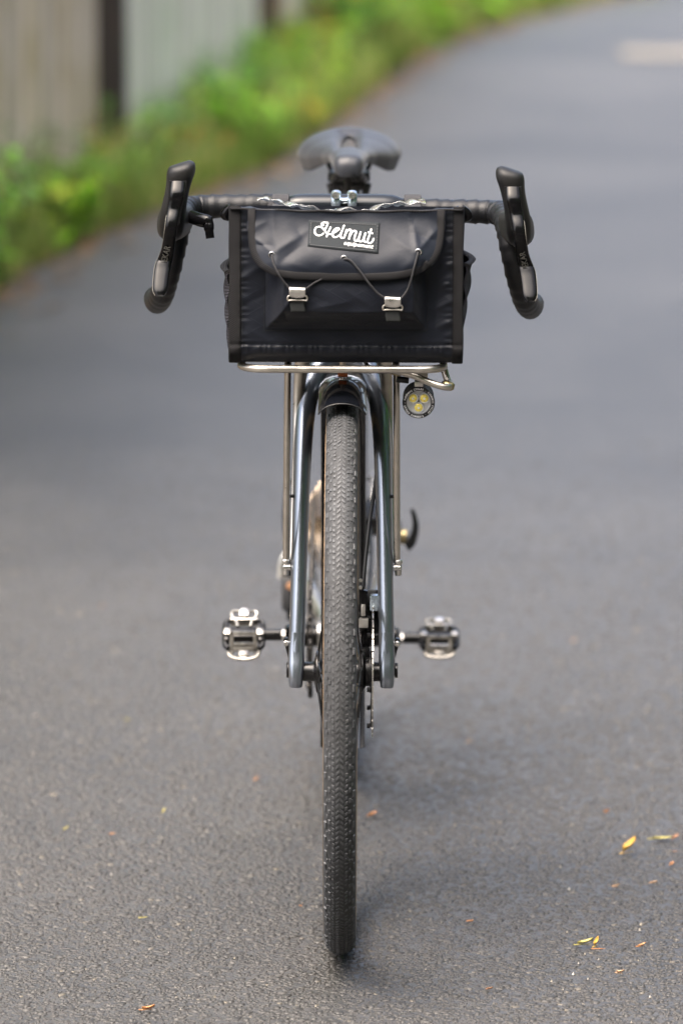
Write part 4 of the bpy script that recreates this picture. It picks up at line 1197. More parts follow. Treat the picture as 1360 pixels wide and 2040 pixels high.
# ---- brake levers
def lever(sg):
    dz = .003 if sg < 0 else -.002
    ox = 0.0 if sg < 0 else .0055
    def X(x): return sg * x + ox
    mb = MB()
    # rubber body from the bar clamp forward
    Sd = crom([(.2010, .108, .899, .0155, .0165), (.2035, .080, .899, .0185, .0200), (.2065, .050, .9000, .0195, .0225), (.2085, .020, .9030, .0190, .0230), (.2080, -.008, .9080, .0170, .0230), (.2065, -.030, .9130, .0140, .0200)], 4)
    rings = []
    for x, y, z, a, b in Sd:
        ring = []
        for k in range(24):
            an = 2 * PI * k / 24; c, q = math.cos(an), math.sin(an)
            g = (abs(c) ** 2.4 + abs(q) ** 2.4) ** (-1 / 2.4)
            ring.append((X(x + a * c * g - .10 * b * q * g), y, z + dz + b * q * g))
        rings.append(ring)
    mb.rings(rings)
    # upright horn
    Hd = crom([(.886, .2085, -.026, .007, .009), (.893, .2082, -.033, .0130, .017), (.905, .2072, -.040, .0155, .022), (.920, .2058, -.044, .0156, .025), (.935, .2032, -.047, .0148, .026), (.950, .2000, -.050, .0146, .025), (.962, .1975, -.053, .0156, .023),
               (.971, .1958, -.056, .0170, .021), (.979, .1948, -.058, .0170, .018), (.9845, .1944, -.058, .0150, .014), (.9872, .1942, -.058, .0095, .008)], 4)
    rings = []
    for z, x, y, a, b in Hd:
        ring = []
        for k in range(24):
            an = 2 * PI * k / 24; c, q = math.cos(an), math.sin(an)
            g = (abs(c) ** 2.8 + abs(q) ** 2.8) ** (-1 / 2.8)
            # the crown is cut lower on its outer side
            zz = z - max(0, z - .955) * .10 * (1 + c)
            ring.append((X(x + a * c * g), y + b * q * g, zz + dz))
        rings.append(ring)
    mb.rings(rings)
    h = mb.build('brake_lever', 'hood_rubber', bike, 70)
    Bp = [(.1982, -.0760, .9625, .0086), (.1990, -.0850, .9500, .0088), (.2006, -.0865, .9400, .0080), (.2026, -.0880, .9310, .0076), (.2046, -.0945, .9200, .0074), (.2058, -.0975, .9110, .0073), (.2074, -.0955, .8990, .0073), (.2100, -.0830, .8830, .0078),
          (.2136, -.0715, .8700, .0090), (.2162, -.0735, .8620, .0098), (.2182, -.0810, .8490, .0096), (.2194, -.0900, .8340, .0088), (.2198, -.0930, .8275, .0055)]
    Bd = crom(Bp, 5)
    def blade(grow, back, name, m, parent):
        rings = []
        for i, (x, y, z, w) in enumerate(Bd):
            j0, j1 = max(0, i - 1), min(len(Bd) - 1, i + 1)
            tz = Vector((0, Bd[j1][1] - Bd[j0][1], Bd[j1][2] - Bd[j0][2])).normalized()
            n = Vector((0, tz.z, -tz.y))
            if n.y > 0: n = -n
            ring = []
            for k in range(16):
                an = 2 * PI * k / 16; c, q = math.cos(an), math.sin(an)
                g = (abs(c) ** 3 + abs(q) ** 3) ** (-1 / 3)
                d = n * ((.0030 if q > 0 else .0050) * q * g - back)
                ring.append((X(x + (w + grow) * c * g), y + d.y, z + dz + d.z))
            rings.append(ring)
        return MB().rings(rings).build(name, m, parent, 60)
    b = blade(0, 0, 'lever_blade', 'black_gloss', h)
    rings = []
    for i, (x, y, z, w) in enumerate(Bd[:26]):
        rings.append([(X(x + (w + .0016) * cx), -.0735 + .004 * (i / 26) + cy, z + dz + (.0016 if i == 0 else 0)) for cx, cy in ((-1, -.004), (1, -.004), (1, .012), (-1, .012))])
    MB().rings(rings).build('lever_bracket', 'black_satin', h)
    # thin seam line round the blade and the pivot pin
    MB().lathe([(.0013, 0), (.0013, .0012)], (X(.2046), -.0965, .919 + dz), (0, -1, 0), 10).build('pivot_pin', 'silver', h)
    # bright cut edge of the carbon along the blade's outer side
    ed = [(X(p[0] + p[3] * 1.02), p[1] - .0012, p[2] + dz) for p in Bd[18:]]
    MB().tube(ed, .00035, n=5).build('blade_edge', 'lever_print', h)
    # word along the blade
    me = text_mesh('lettering', 'EKAR', .0105, 'lever_print', .0001)
    o = bpy.data.objects.new('lettering', me); COL.objects.link(o); o.parent = h
    p0 = Vector((X(.2150), -.0715, .8660 + dz)); p1 = Vector((X(.2085), -.0900, .8920 + dz))
    along = (p1 - p0).normalized()
    nrm = Vector((0, -1, -.0)); nrm = (nrm - along * nrm.dot(along)).normalized()
    side = nrm.cross(along)
    p = (p0 + p1) / 2 + nrm * .0042
    o.matrix_local = Matrix(((along.x, side.x, nrm.x, p.x), (along.y, side.y, nrm.y, p.y), (along.z, side.z, nrm.z, p.z), (0, 0, 0, 1)))
    # lower body of the lever housing
    if sg < 0:
        th = MB().tube(crom([(X(.186), .030, .9115), (X(.175), .012, .9100), (X(.165), .004, .9080), (X(.1635), .000, .9000), (X(.1620), -.002, .8890)], 5), [(.0085, .006)] * 11 + [(.0062, .004)] * 5 + [(.0052, .003)] * 5, n=12, up=(0, 1, 0))
        th.build('thumb_lever', 'black_gloss', h)
    # hood groove: darker rim cap on the horn
    return h
lever(-1); lever(1)

# ---- saddle
def saddle():
    cx = .0035
    y0, y1 = .640, .905
    prof = [(0, .0095), (.012, .0145), (.035, .0170), (.06, .0178), (.2, .0205), (.38, .0245), (.52, .036), (.66, .054), (.78, .0665), (.88, .0700), (.95, .066), (.985, .056), (1, .040)]
    hz = [(0, .9125), (.012, .9185), (.035, .9222), (.06, .9235), (.2, .9255), (.45, .9265), (.7, .9310), (.88, .9375), (1, .9370)]
    def hw(t): return float(np.interp(t, [p[0] for p in prof], [p[1] for p in prof]))
    def zc(t): return float(np.interp(t, [p[0] for p in hz], [p[1] for p in hz]))
    def fn(t, s):
        w = hw(t); a = (s * 2 - 1) * 1.9
        x = w * math.sin(max(-1.57, min(1.57, a))) * (1 - .10 * max(0, abs(a) - 1.57) / .33)
        drop = (.008 * min(1, w / .012) + .36 * max(0, w - .024)) * ((1 - math.cos(min(1.57, abs(a)))) ** (1.0 + 1.2 * max(0, 1 - t / .3))) * 1.25 + .006 * min(1, w / .012) * max(0, abs(a) - 1.57) / .33 + .010 * min(1, max(0, w - .026) / .03) * max(0, abs(a) - 1.57) / .33 + .003 * (abs(a) / 1.9)
        # pressure relief channel, deep in the middle
        ch = .010 * math.exp(-((x / .0165) ** 6)) * max(0, math.sin(PI * max(0, min(1, (t - .34) / .54)))) ** .35
        return (cx + x, y0 + (y1 - y0) * t, zc(t) - drop - ch)
    top = MB().grid(fn, 64, 56)
    def in_slot(f):
        c = sum((np.array(top.v[i]) for i in f), np.zeros(3)) / len(f)
        t = (c[1] - y0) / (y1 - y0)
        return ((t - .60) / .23) ** 2 + ((c[0] - cx) / .0125) ** 2 < 1
    top.f = [f for f in top.f if not in_slot(f)]
    top.f.append(tuple(range(57)))
    s = top.build('saddle', 'saddle_cover', bike, 180)
    so = s.modifiers.new('thick', 'SOLIDIFY'); so.thickness = .006; so.offset = 0
    for sg in (-1, 1):
        MB().tube(crom([(cx + sg * .010, y0 + .03, .906), (cx + sg * .018, y0 + .06, .892), (cx + sg * .022, y0 + .09, .884), (cx + sg * .022, y0 + .17, .884), (cx + sg * .030, y0 + .205, .896), (cx + sg * .034, y0 + .225, .912)], 5), .0035, n=10).build('rail', 'black_alloy', s)
    c = Vector((cx, y0 + .135, .884))
    sp = MB().tube([tuple(SEAT_TOP + Vector((0, 0, 0)) - SEAT_DIR * .05), tuple(c - SEAT_DIR * .012 + Vector((0, .004, 0)))], .0150, n=20).build('seat_post', 'black_satin', bike)
    MB().box(c, (.058, .042, .012), bev=.003).build('clamp', 'black_alloy', sp)
    MB().box(c + Vector((0, 0, -.012)), (.046, .034, .014), bev=.004).build('yoke', 'black_alloy', sp)
    for yy in (-.026, .026):
        MB().lathe([(.0042, -.012), (.0042, .012)], c + Vector((-.002, yy, -.006)), (0, 0, 1), 10).build('bolt', 'black_alloy', sp)
    # tail light bracket tucked to both sides of the post
    for sg in (-1, 1):
        MB().box(c + Vector((sg * .023, .0, -.022)), (.010, .016, .026), Matrix.Rotation(sg * .25, 3, 'Y'), .002).build('bracket_arm', 'black_satin', sp)
    MB().lathe([(.0027, 0), (.0027, .003)], c + Vector((-.0225, -.012, -.036)), (0, -1, 0), 10).build('bolt', 'silver', sp)
saddle()

# ---- drivetrain
def drivetrain():
    up_l = Vector((0, .45 - .62, .306 - .270)).normalized()   # drive side arm points forward and slightly up
    cs = MB().lathe([(.012, -.072), (.014, -.070), (.014, .070), (.012, .072)], BB, (1, 0, 0), 20).build('crankset', 'black_alloy', bike)
    ends = []
    for sg in (-1, 1):
        d = up_l if sg < 0 else -up_l
        p = [BB + Vector((sg * .062, 0, 0)), BB + Vector((sg * .066, 0, 0)) + d * .05, BB + Vector((sg * .070, 0, 0)) + d * .12, BB + Vector((sg * .072, 0, 0)) + d * .174, BB + Vector((sg * .072, 0, 0)) + d * .186]
        MB().tube([tuple(q) for q in p], [(.0075, .018), (.0070, .015), (.0068, .0135), (.0068, .0145), (.005, .009)], n=14, up=(0, .2, 1), sq=3).build('crank_arm', 'black_gloss' if sg < 0 else 'black_alloy', cs)
        ends.append(BB + Vector((sg * .072, 0, 0)) + d * .174)
    # chainring with teeth
    n = 80; ring = []
    mb = MB(); x = -.0455
    prof_o = []
    for i in range(n):
        a = 2 * PI * i / n
        prof_o.append(.0835 if i % 2 else .0800)
    vs = []
    for xx in (x - .001, x + .001):
        for r_ in ('i', 'o'):
            for i in range(n):
                a = 2 * PI * i / n; r = .068 if r_ == 'i' else prof_o[i]
                vs.append((xx, BB.y + r * math.sin(a), BB.z + r * math.cos(a)))
    fs = []
    for i in range(n):
        j = (i + 1) % n
        fs += [(i, j, n + j, n + i), (2 * n + i, 3 * n + i, 3 * n + j, 2 * n + j), (n + i, n + j, 3 * n + j, 3 * n + i), (i, 2 * n + i, 2 * n + j, j)]
    mb.add(vs, fs)
    for i in range(4):
        a = 2 * PI * i / 4 + .5
        mb.box((x - .003, BB.y + .044 * math.sin(a), BB.z + .044 * math.cos(a)), (.005, .016, .058), Matrix.Rotation(-a, 3, 'X'), .002)
    mb.build('chainring', 'black_alloy', cs, 30)
    # pedals
    for i, (e, sg) in enumerate(zip(ends, (-1, 1))):
        sp = MB().lathe([(.0095, 0), (.0095, .003), (.0062, .0035), (.0062, .010), (.0078, .0105), (.0078, .034), (.006, .035), (.006, .088)], e, (sg, 0, 0), 18)
        pd = sp.build('pedal', 'black_alloy', bike)
        MB().lathe([(.0082, 0), (.0082, .0065)], e + Vector((sg * .0035, 0, 0)), (sg, 0, 0), 6).build('axle_flats', 'silver', pd, 20)
        c = e + Vector((sg * .060, 0, 0))
        tilt = Matrix.Rotation(R(34 if sg < 0 else 20), 3, 'X')
        def T(p): return c + tilt @ Vector(p)
        # black body: side blocks and waist
        body = MB()
        for s2 in (-1, 1):
            body.box(T((s2 * .0225, 0, 0)), (.007, .032, .014), tilt, .003)
            body.tube(crom([T((s2 * .0205, -.026, 0)), T((s2 * .0250, -.017, 0)), T((s2 * .0250, .017, 0)), T((s2 * .0205, .026, 0))], 4), .0038, n=8)
        body.box(T((0, 0, 0)), (.042, .019, .013), tilt, .004)
        body.build('body', 'black_alloy', pd)
        for s2 in (-1, 1):
            MB().box(T((s2 * .0215, -.004, .0085)), (.010, .012, .006), tilt, .002).build('shoe_rest', 'pedal_steel', pd)
        fr = MB()
        for dx_, dz_, w_, h_ in ((0, .0105, .036, .005), (0, -.0105, .036, .005), (-.0155, 0, .005, .026), (.0155, 0, .005, .026), (0, -.004, .030, .003)):
            fr.box(T((0, 0, 0)) + Vector((dx_, -.0245, dz_ - .004)), (w_, .004, h_), None, .0008)
        fr.build('front_plate', 'pedal_steel', pd, 30)
        # steel cage plates and sprung bindings, front and rear
        for s2 in (-1, 1):
            MB().box(T((0, s2 * .0195, s2 * .0045)), (.036, .0045, .013), tilt, .001).build('plate', 'pedal_steel', pd)
            MB().box(T((0, s2 * .028, s2 * .0090)), (.013, .012, .011), tilt, .002).build('binding', 'silver', pd)
            MB().box(T((0, s2 * .0345, s2 * .0100)), (.0085, .0055, .006), tilt, .0012).build('cleat_catch', 'silver', pd)
            for s3 in (-1, 1):
                MB().tube(crom([T((s3 * .0065, s2 * .034, s2 * .010)), T((s3 * .015, s2 * .0335, s2 * .010)), T((s3 * .0165, s2 * .027, s2 * .009)), T((s3 * .0105, s2 * .017, s2 * .0075)), T((s3 * .0085, s2 * .008, s2 * .007))], 4), .0021, n=8).build('bail', 'pedal_steel', pd)
        MB().tube(crom([T((-.021, -.022, -.006)), T((-.017, -.032, -.009)), T((0, -.036, -.010)), T((.017, -.032, -.009)), T((.021, -.022, -.006))], 4), [(.0028, .0024)] * 17, n=8).build('bail', 'pedal_steel', pd)
        MB().lathe([(.0035, -.013), (.0035, .013)], T((0, -.012, -.009)), tilt @ Vector((1, 0, 0)), 12).build('spring', 'pedal_steel', pd)
    # cassette
    cas = None
    for i in range(9):
        r = .021 + .0066 * i
        x = -.064 + .0044 * i
        mb = MB(); n = max(22, int(2 * PI * r / .0065)) * 2
        vs = []
        for xx in (x - .0008, x + .0008):
            for q in ('i', 'o'):
                for k in range(n):
                    a = 2 * PI * k / n; rr = r * .62 if q == 'i' else (r + (.002 if k % 2 else -.0015))
                    vs.append((xx, RX.y + rr * math.sin(a), RX.z + rr * math.cos(a)))
        fs = []
        for k in range(n):
            j = (k + 1) % n
            fs += [(k, j, n + j, n + k), (2 * n + k, 3 * n + k, 3 * n + j, 2 * n + j), (n + k, n + j, 3 * n + j, 3 * n + k), (k, 2 * n + k, 2 * n + j, j)]
        mb.add(vs, fs)
        if cas is None: cas = mb.build('cassette', 'cassette_steel', bike, 30)
        else: mb.build('sprocket', 'cassette_steel', cas, 30)
    # chain loop
    def tang_path():
        xr, xf = -.046, -.0455
        rt = .047
        P = []
        for k in range(13):
            a = R(0 + 180 * k / 12); P.append((xf, BB.y - .081 * math.sin(a), BB.z + .081 * math.cos(a)))
        P += [(-.0480, RX.y - .10, .222), (-.049, RX.y + .012, .212), (-.049, RX.y + .034, .222), (-.049, RX.y + .030, .243), (-.049, RX.y + .004, .262)]
        P += [(-.047, RX.y + .030, .285)]
        for k in range(9):
            a = R(130 - 130 * k / 8); P.append((xr, RX.y + rt * math.sin(a), RX.z + rt * math.cos(a)))
        return P
    P = tang_path()
    D_ = []
    for i in range(len(P)):
        a = Vector(P[i]); b = Vector(P[(i + 1) % len(P)]); L_ = (b - a).length; m = max(1, int(L_ / .0127))
        for k in range(m): D_.append(a.lerp(b, k / m))
    mb = MB()
    for i in range(len(D_)):
        a, b = D_[i], D_[(i + 1) % len(D_)]
        d = (b - a)
        if d.length < 1e-4: continue
        for s2 in (-1, 1):
            off = Vector((s2 * (.0027 if i % 2 else .0018), 0, 0))
            mb.tube([tuple(a + off - d * .2), tuple((a + b) / 2 + off), tuple(b + off + d * .2)], [(.0006, .0042), (.0006, .0030), (.0006, .0042)], n=8, up=(0, .5, .8))
        mb.lathe([(.0032, -.0016), (.0032, .0016)], a, (1, 0, 0), 8)
    ch = mb.build('chain', 'chain_steel', bike, 40)
    # rear derailleur
    rd = MB().box((-.083, RX.y + .012, .288), (.020, .040, .034), Matrix.Rotation(.4, 3, 'X'), .006)
    d = rd.build('derailleur', 'black_satin', bike)
    MB().tube(crom([(-.072, RX.y + .006, .318), (-.088, RX.y + .000, .300), (-.092, RX.y - .004, .272)], 4), [(.005, .008)] * 9, n=10).build('upper_knuckle', 'frame_metal', d)
    MB().box((-.080, RX.y - .006, .250), (.024, .032, .050), Matrix.Rotation(-.25, 3, 'X'), .007).build('parallelogram', 'black_satin', d)
    MB().box((-.0765, RX.y - .012, .262), (.018, .022, .010), Matrix.Rotation(.6, 3, 'Y'), .002).build('link', 'fallen_brown', d)
    MB().box((-.075, RX.y - .010, .222), (.020, .030, .020), None, .006).build('lower_knuckle', 'black_gloss', d)
    for x in (-.0555, -.0425):
        MB().box((x, RX.y + .016, .232), (.002, .024, .085), Matrix.Rotation(-.25, 3, 'X'), .0008).build('cage_plate', 'black_alloy', d)
    for yy, zz in ((.004, .258), (.030, .212)):
        MB().lathe([(.0175, -.0012), (.019, 0), (.0175, .0012)], (-.049, RX.y + yy, zz), (1, 0, 0), 22).build('jockey_wheel', 'black_satin', d)
    MB().tube(crom([(-.086, RX.y + .03, .30), (-.090, RX.y + .06, .34), (-.086, RX.y + .03, .40), (-.074, RX.y - .06, .42), (-.062, RX.y - .13, .37)], 6), .0022, n=8).build('gear_cable', 'black_satin', d)
drivetrain()

# ---- disc brakes
def brakes():
    # front caliper behind the left fork leg
    c = MB().box((.0335, .050, .415), (.026, .026, .056), Matrix.Rotation(-.28, 3, 'X'), .004)
    b = c.build('brake_caliper', 'black_alloy', bike)
    MB().box((.0265, .028, .434), (.011, .012, .028), None, .002).build('banjo', 'black_gloss', b)
    MB().box((.0270, .022, .4075), (.0115, .010, .0115), None, .0015).build('bleed_block', 'silver', b)
    MB().box((.0265, .0235, .4235), (.0055, .006, .015), None, .0012).build('bolt_head', 'silver', b)
    MB().box((.0410, .030, .432), (.013, .016, .020), None, .002).build('pad_cover', 'stem_alloy', b)
    MB().box((.0300, .034, .3860), (.013, .014, .022), None, .003).build('piston_cover', 'black_gloss', b)
    MB().box((.0305, .024, .3690), (.010, .010, .014), None, .003).build('mount_block', 'black_alloy', b)
    for zz in (.452, .461):
        MB().lathe([(.0022, 0), (.0022, .004)], (.0230, .024, zz), (0, -1, 0), 8).build('bolt', 'silver', b)
    MB().tube(crom([(.0265, .028, .452), (.0285, .036, .480), (.034, .056, .530), (.0405, .082, .570), (.043, .11, .610), (.035, .15, .66)], 6), .0026, n=10).build('brake_hose', 'black_satin', b)
    # rear caliper on the chain stay
    c = MB().box((.034, RX.y - .085, .375), (.026, .055, .030), Matrix.Rotation(.3, 3, 'X'), .005)
    r = c.build('brake_caliper', 'black_alloy', bike)
    MB().box((.0305, RX.y - .100, .352), (.016, .020, .020), None, .003).build('piston_cover', 'black_satin', r)
    MB().tube(crom([(.034, RX.y - .11, .372), (.037, RX.y - .20, .345), (.032, RX.y - .32, .31), (.022, RX.y - .41, .28)], 6), .0026, n=8).build('brake_hose', 'black_satin', r)
    MB().tube(crom([(.046, RX.y - .075, .40), (.052, RX.y - .05, .386), (.050, RX.y - .02, .372)], 5), .004, n=8).build('caliper_arm', 'black_satin', r)
    # loop of hose below the bag
    MB().tube(crom([(.024, .085, .738), (.031, .070, .722), (.048, .062, .716), (.062, .070, .722), (.066, .085, .738)], 6), .0026, n=8).build('brake_hose', 'black_satin', bike)
brakes()

# ================================================================== BAG
# The bag's front is drawn on a sheet whose unit is 0.60 mm: sx/sz turn sheet positions into metres from the bag's bottom centre
_bagpos = Matrix.Rotation(YAW, 4, 'Z') @ Matrix.Rotation(LEAN, 4, 'Y') @ Vector((.0040, 0, .7495))
bag = thing('handlebar_bag', 'boxy charcoal cloth bag with laced flap strapped upright on the front rack', 'bag', _bagpos, (0, LEAN, YAW))
def sx(u): return (u - 690) * .0006015
def sz(v): return (728 - v) * .000607
FY = -.100

def crease(u, v, a, b, amp, wid, sharp=1.0):
    ax, ay = a; bx, by = b
    dx, dy = bx - ax, by - ay; L2 = dx * dx + dy * dy
    t = ((u - ax) * dx + (v - ay) * dy) / L2
    tc = max(0, min(1, t))
    d = math.hypot(u - ax - dx * tc, v - ay - dy * tc) / wid
    fall = math.sin(PI * max(0.04, min(0.96, .15 + .7 * tc)))
    return amp * fall * math.exp(-d ** (1.2 if sharp else 2))

BODY_CR = [((480, 470), (530, 445), .0016, 9), ((478, 560), (540, 520), .0018, 10), ((485, 610), (528, 590), -.0014, 9), ((480, 650), (530, 680), .0012, 10), ((540, 690), (700, 668), .0010, 12), ((700, 690), (860, 665), .0010, 12),
           ((900, 560), (880, 575), .0024, 7), ((904, 600), (868, 618), .0026, 8), ((903, 640), (872, 655), .0024, 8), ((905, 520), (885, 540), .0022, 8), ((900, 480), (888, 500), .0018, 9), ((875, 560), (868, 660), -.0024, 14)]
def body_off(u, v):
    o = .0035 * math.cos((u - 690) / 232 * 1.4) * math.sin(PI * min(1, max(0, (v - 415) / 300)))
    for c in BODY_CR: o += crease(u, v, *c)
    o += .0006 * math.sin(u * .071 + 1.3 * math.sin(v * .05)) * math.sin(v * .043 + .8)
    o += .0007 * math.sin(u * .42 + math.sin(u * .13) * 2) * math.exp(-((v - 697) / 8) ** 2)
    o += .0007 * math.sin(v * .38 + math.sin(v * .11) * 2) * (math.exp(-((u - 486) / 9) ** 2) + math.exp(-((u - 896) / 9) ** 2))
    # lower hem rolls under the bag
    if v > 692: o += .0022 * math.sin(PI * min(1, (v - 692) / 36)) - .013 * max(0, (v - 696) / 32) ** 1.4
    else: o -= .0012 * math.exp(-((v - 690) / 3.5) ** 2)
    return o

def bag_body():
    mb = MB()
    mb.grid(lambda a, b: (sx(461 + 458 * a), FY - body_off(461 + 458 * a, 419 + 309 * b), sz(419 + 4 * math.sin(PI * a) * (1 - b) + 309 * b)), 150, 110)
    zt = sz(419)
    hx = (sx(461), sx(919))
    def topz(y, x=0): return zt - .0024 * math.sin(PI * x) - (.0175 + .009 * math.sin(PI * x)) * (y - FY) / .19 - .004 * math.sin(PI * (y - FY) / .19) + .0014 * math.sin(x * 60 + y * 40)
    for k, x in enumerate(hx):
        sg = -1 if k == 0 else 1
        mb.grid(lambda a, b: (x + sg * .004 * math.sin(PI * a) * math.sin(PI * b), FY + .19 * a, topz(FY + .19 * a) * (1 - b) + (.004 * (1 - a) if b > .99 else 0)), 16, 16)
    mb.grid(lambda a, b: (hx[0] + (hx[1] - hx[0]) * a, FY + .19 * b, topz(FY + .19 * b, a)), 30, 24)
    mb.grid(lambda a, b: (hx[0] + (hx[1] - hx[0]) * a, FY + .19, topz(FY + .19) * b), 8, 8)
    mb.grid(lambda a, b: (hx[0] + (hx[1] - hx[0]) * a, FY + .012 + .178 * b, .0015), 8, 8)
    body = mb.build('body', 'bag_cloth', bag, 60)
    # webbing over the two front edges
    for sg in (-1, 1):
        e = (457.5, 480.5) if sg < 0 else (922.5, 902.5)
        def out(b): return 2.0 * math.sin(b * 7 + sg) + 1.6 * math.sin(b * 17)
        w = MB()
        def fn(a, b):
            v = 414 + 316 * b
            wob = out(b) * .35
            if a < .62:     # face strip
                t = a / .62; u = e[1] + (e[0] - e[1]) * t
                y = FY - body_off(min(919, max(461, u)), v) - .0012 - .0010 * math.sin(PI * t)
                return (sx(u + wob * t), y, sz(v))
            t = (a - .62) / .38
            return (sx(e[0] + wob) - sg * -.0012 * math.sin(PI * t), FY - body_off(919 if sg > 0 else 461, v) - .002 + .022 * t, sz(v))
        w.grid(fn, 10, 90)
        o = w.build('edge_binding', 'binding', bag, 50)
        m = o.modifiers.new('thick', 'SOLIDIFY'); m.thickness = .0012; m.offset = -1
    # seam flat along the upper front edge
    pts = [(sx(459 + 464 * i / 40), FY - .0035 - .002 * math.sin(PI * i / 40), sz(419.5 + 4 * math.sin(PI * i / 40) - .8 * math.sin(i * .9))) for i in range(41)]
    MB().tube(pts, [(.0022, .0016)] * 41, n=8).build('top_piping', 'binding', bag, 180)
bag_body()

# ---- pocket under the flap
POC_D = .027
def pocket_off(u, v):
    l = (u - 531) / 34; r = (849 - u) / 26; b = (657 - v) / 40
    t = min(l, r, b, 1.0)
    t = max(0, t)
    o = POC_D * (t - .10 * math.sin(2 * PI * t) / 2)
    sag = .004 * math.sin(PI * min(1, max(0, (v - 540) / 85))) * (1 if t >= 1 else t)
    for c in [((545, 642), (592, 578), .0032, 7), ((560, 600), (575, 640), -.0022, 8), ((620, 612), (700, 596), .0016, 10), ((600, 575), (660, 600), -.0012, 12), ((690, 575), (740, 605), .0015, 10), ((812, 560), (838, 620), -.0022, 9),
              ((800, 610), (835, 640), .0020, 8), ((640, 622), (760, 618), .0022, 9)]:
        sag += crease(u, v, *c) * min(1, t * 2)
    return o + sag
def pocket():
    mb = MB()
    mb.grid(lambda a, b: (sx(529 + 322 * a), FY - body_off(529 + 322 * a, 520 + 139 * b) - .0012 - pocket_off(529 + 322 * a, 520 + 139 * b), sz(520 + 139 * b)), 150, 80)
    mb.build('pocket', 'bag_cloth', bag, 60)
pocket()

# ---- flap
FL_CR = [((543, 503), (612, 462), .0024, 8), ((540, 498), (512, 478), .0030, 7), ((516, 488), (545, 490), -.0026, 7), ((560, 520), (600, 490), -.0022, 9), ((546, 508), (556, 545), .0020, 8), ((575, 520), (625, 535), .0012, 12), ((590, 455), (612, 485), -.0016, 8), ((545, 420), (545, 478), .0012, 4),
         ((832, 496), (814, 426), .0034, 5), ((818, 428), (822, 470), -.0026, 7), ((834, 495), (866, 462), .0024, 7), ((836, 503), (862, 530), .0024, 7), ((845, 515), (838, 542), -.0028, 6), ((826, 500), (780, 470), .0018, 10), ((824, 512), (795, 540), .0016, 10), ((690, 520), (740, 548), .0012, 12), ((640, 530), (676, 512), .0010, 10),
         ((820, 465), (870, 480), -.0018, 8), ((850, 440), (876, 490), .0012, 9)]
def flap_bot(u):
    t = min(1, abs(u - 690) / 195)
    side = 1 if u > 690 else -1
    p = 4.6 if side < 0 else 4.0
    return 418 + (134 + 1.5 * math.sin((u - 560) / 260 * PI)) * (1 - t ** p) ** (1 / p)
def flap_y(u, v):
    k = max(0, min(1, (v - 425) / 105)); k = k * k * (3 - 2 * k)
    e = max(0, 1 - abs(u - 690) / 200); e = min(1, e * 3.2)
    o = .0045 + (.006 + (POC_D - .004) * e ** .8) * k
    for c in FL_CR: o += crease(u, v, *c)
    o += .0010 * math.sin(u * .035 + .5) * math.sin(v * .06)
    return FY - body_off(u, v) - o
def flap():
    mb = MB()
    def fn(a, b):
        u = 690 + 195 * math.sin((a - .5) * PI)
        vb = flap_bot(u)
        v0 = 418 + 3.6 * math.cos((u - 690) / 195 * 1.4)
        v = v0 + (vb - v0) * b
        return (sx(u), flap_y(u, v), sz(v))
    mb.grid(fn, 110, 60)
    f = mb.build('flap', 'flap_cloth', bag, 60)
    so = f.modifiers.new('thick', 'SOLIDIFY'); so.thickness = .0016; so.offset = -1
    # binding round the free edge
    out = []
    for i in range(121):
        a = (i / 120 - .5) * PI
        # walk the outline with a superellipse parameter so the corners are sampled well
        s, c = math.sin(a), math.cos(a)
        p = 4.6 if s < 0 else 4.0
        u = 690 + 195 * math.copysign(abs(s) ** (2 / p), s)
        v = 418 + (134 + 1.5 * math.sin((u - 560) / 260 * PI)) * abs(c) ** (2 / p)
        out.append((u, v))
    inn = []
    for i in range(121):
        a = out[max(0, i - 1)]; b = out[min(120, i + 1)]
        d = Vector((b[0] - a[0], b[1] - a[1])).normalized()
        inn.append((out[i][0] + d.y * 14.5, out[i][1] - d.x * 14.5))
    w = MB()
    def bf(a, b):
        i = min(120, int(round(a * 120)))
        o_, q = out[i], inn[i]
        t = b
        u = o_[0] * (1 - t) + q[0] * t; v = max(416, o_[1] * (1 - t) + q[1] * t)
        lift = .0016 + .0008 * math.sin(PI * t)
        return (sx(u + (o_[0] - q[0]) * .06 * (1 - t)), flap_y(u, v) - lift, sz(v + (o_[1] - q[1]) * .06 * (1 - t)))
    w.grid(bf, 120, 6)
    o = w.build('flap_binding', 'binding', f, 50)
    so = o.modifiers.new('thick', 'SOLIDIFY'); so.thickness = .0020; so.offset = -1
    # eyelets
    for u, v in EYES:
        y = flap_y(u, v)
        MB().lathe([(.0024, -.0004), (.0030, -.0016), (.0038, -.0018), (.0045, -.0008), (.0046, .0004), (.0038, .0006), (.0026, .0006)], (sx(u), y - .0004, sz(v)), (0, 1, .12), 22, closed=True).build('eyelet', 'chrome', f)
        MB().lathe([(.0025, 0), (.0025, .0004)], (sx(u), y - .0009, sz(v)), (0, 1, .12), 16).build('eyelet_hole', 'black_satin', f)
    return f
EYES = [(543, 505), (686, 511), (833, 498)]
FLAP = flap()

def ribbon(mb, pts, r, d=(0, -1, 0)):
    mb.tube(pts, [(r, r * .45)] * len(pts), n=8, up=d)

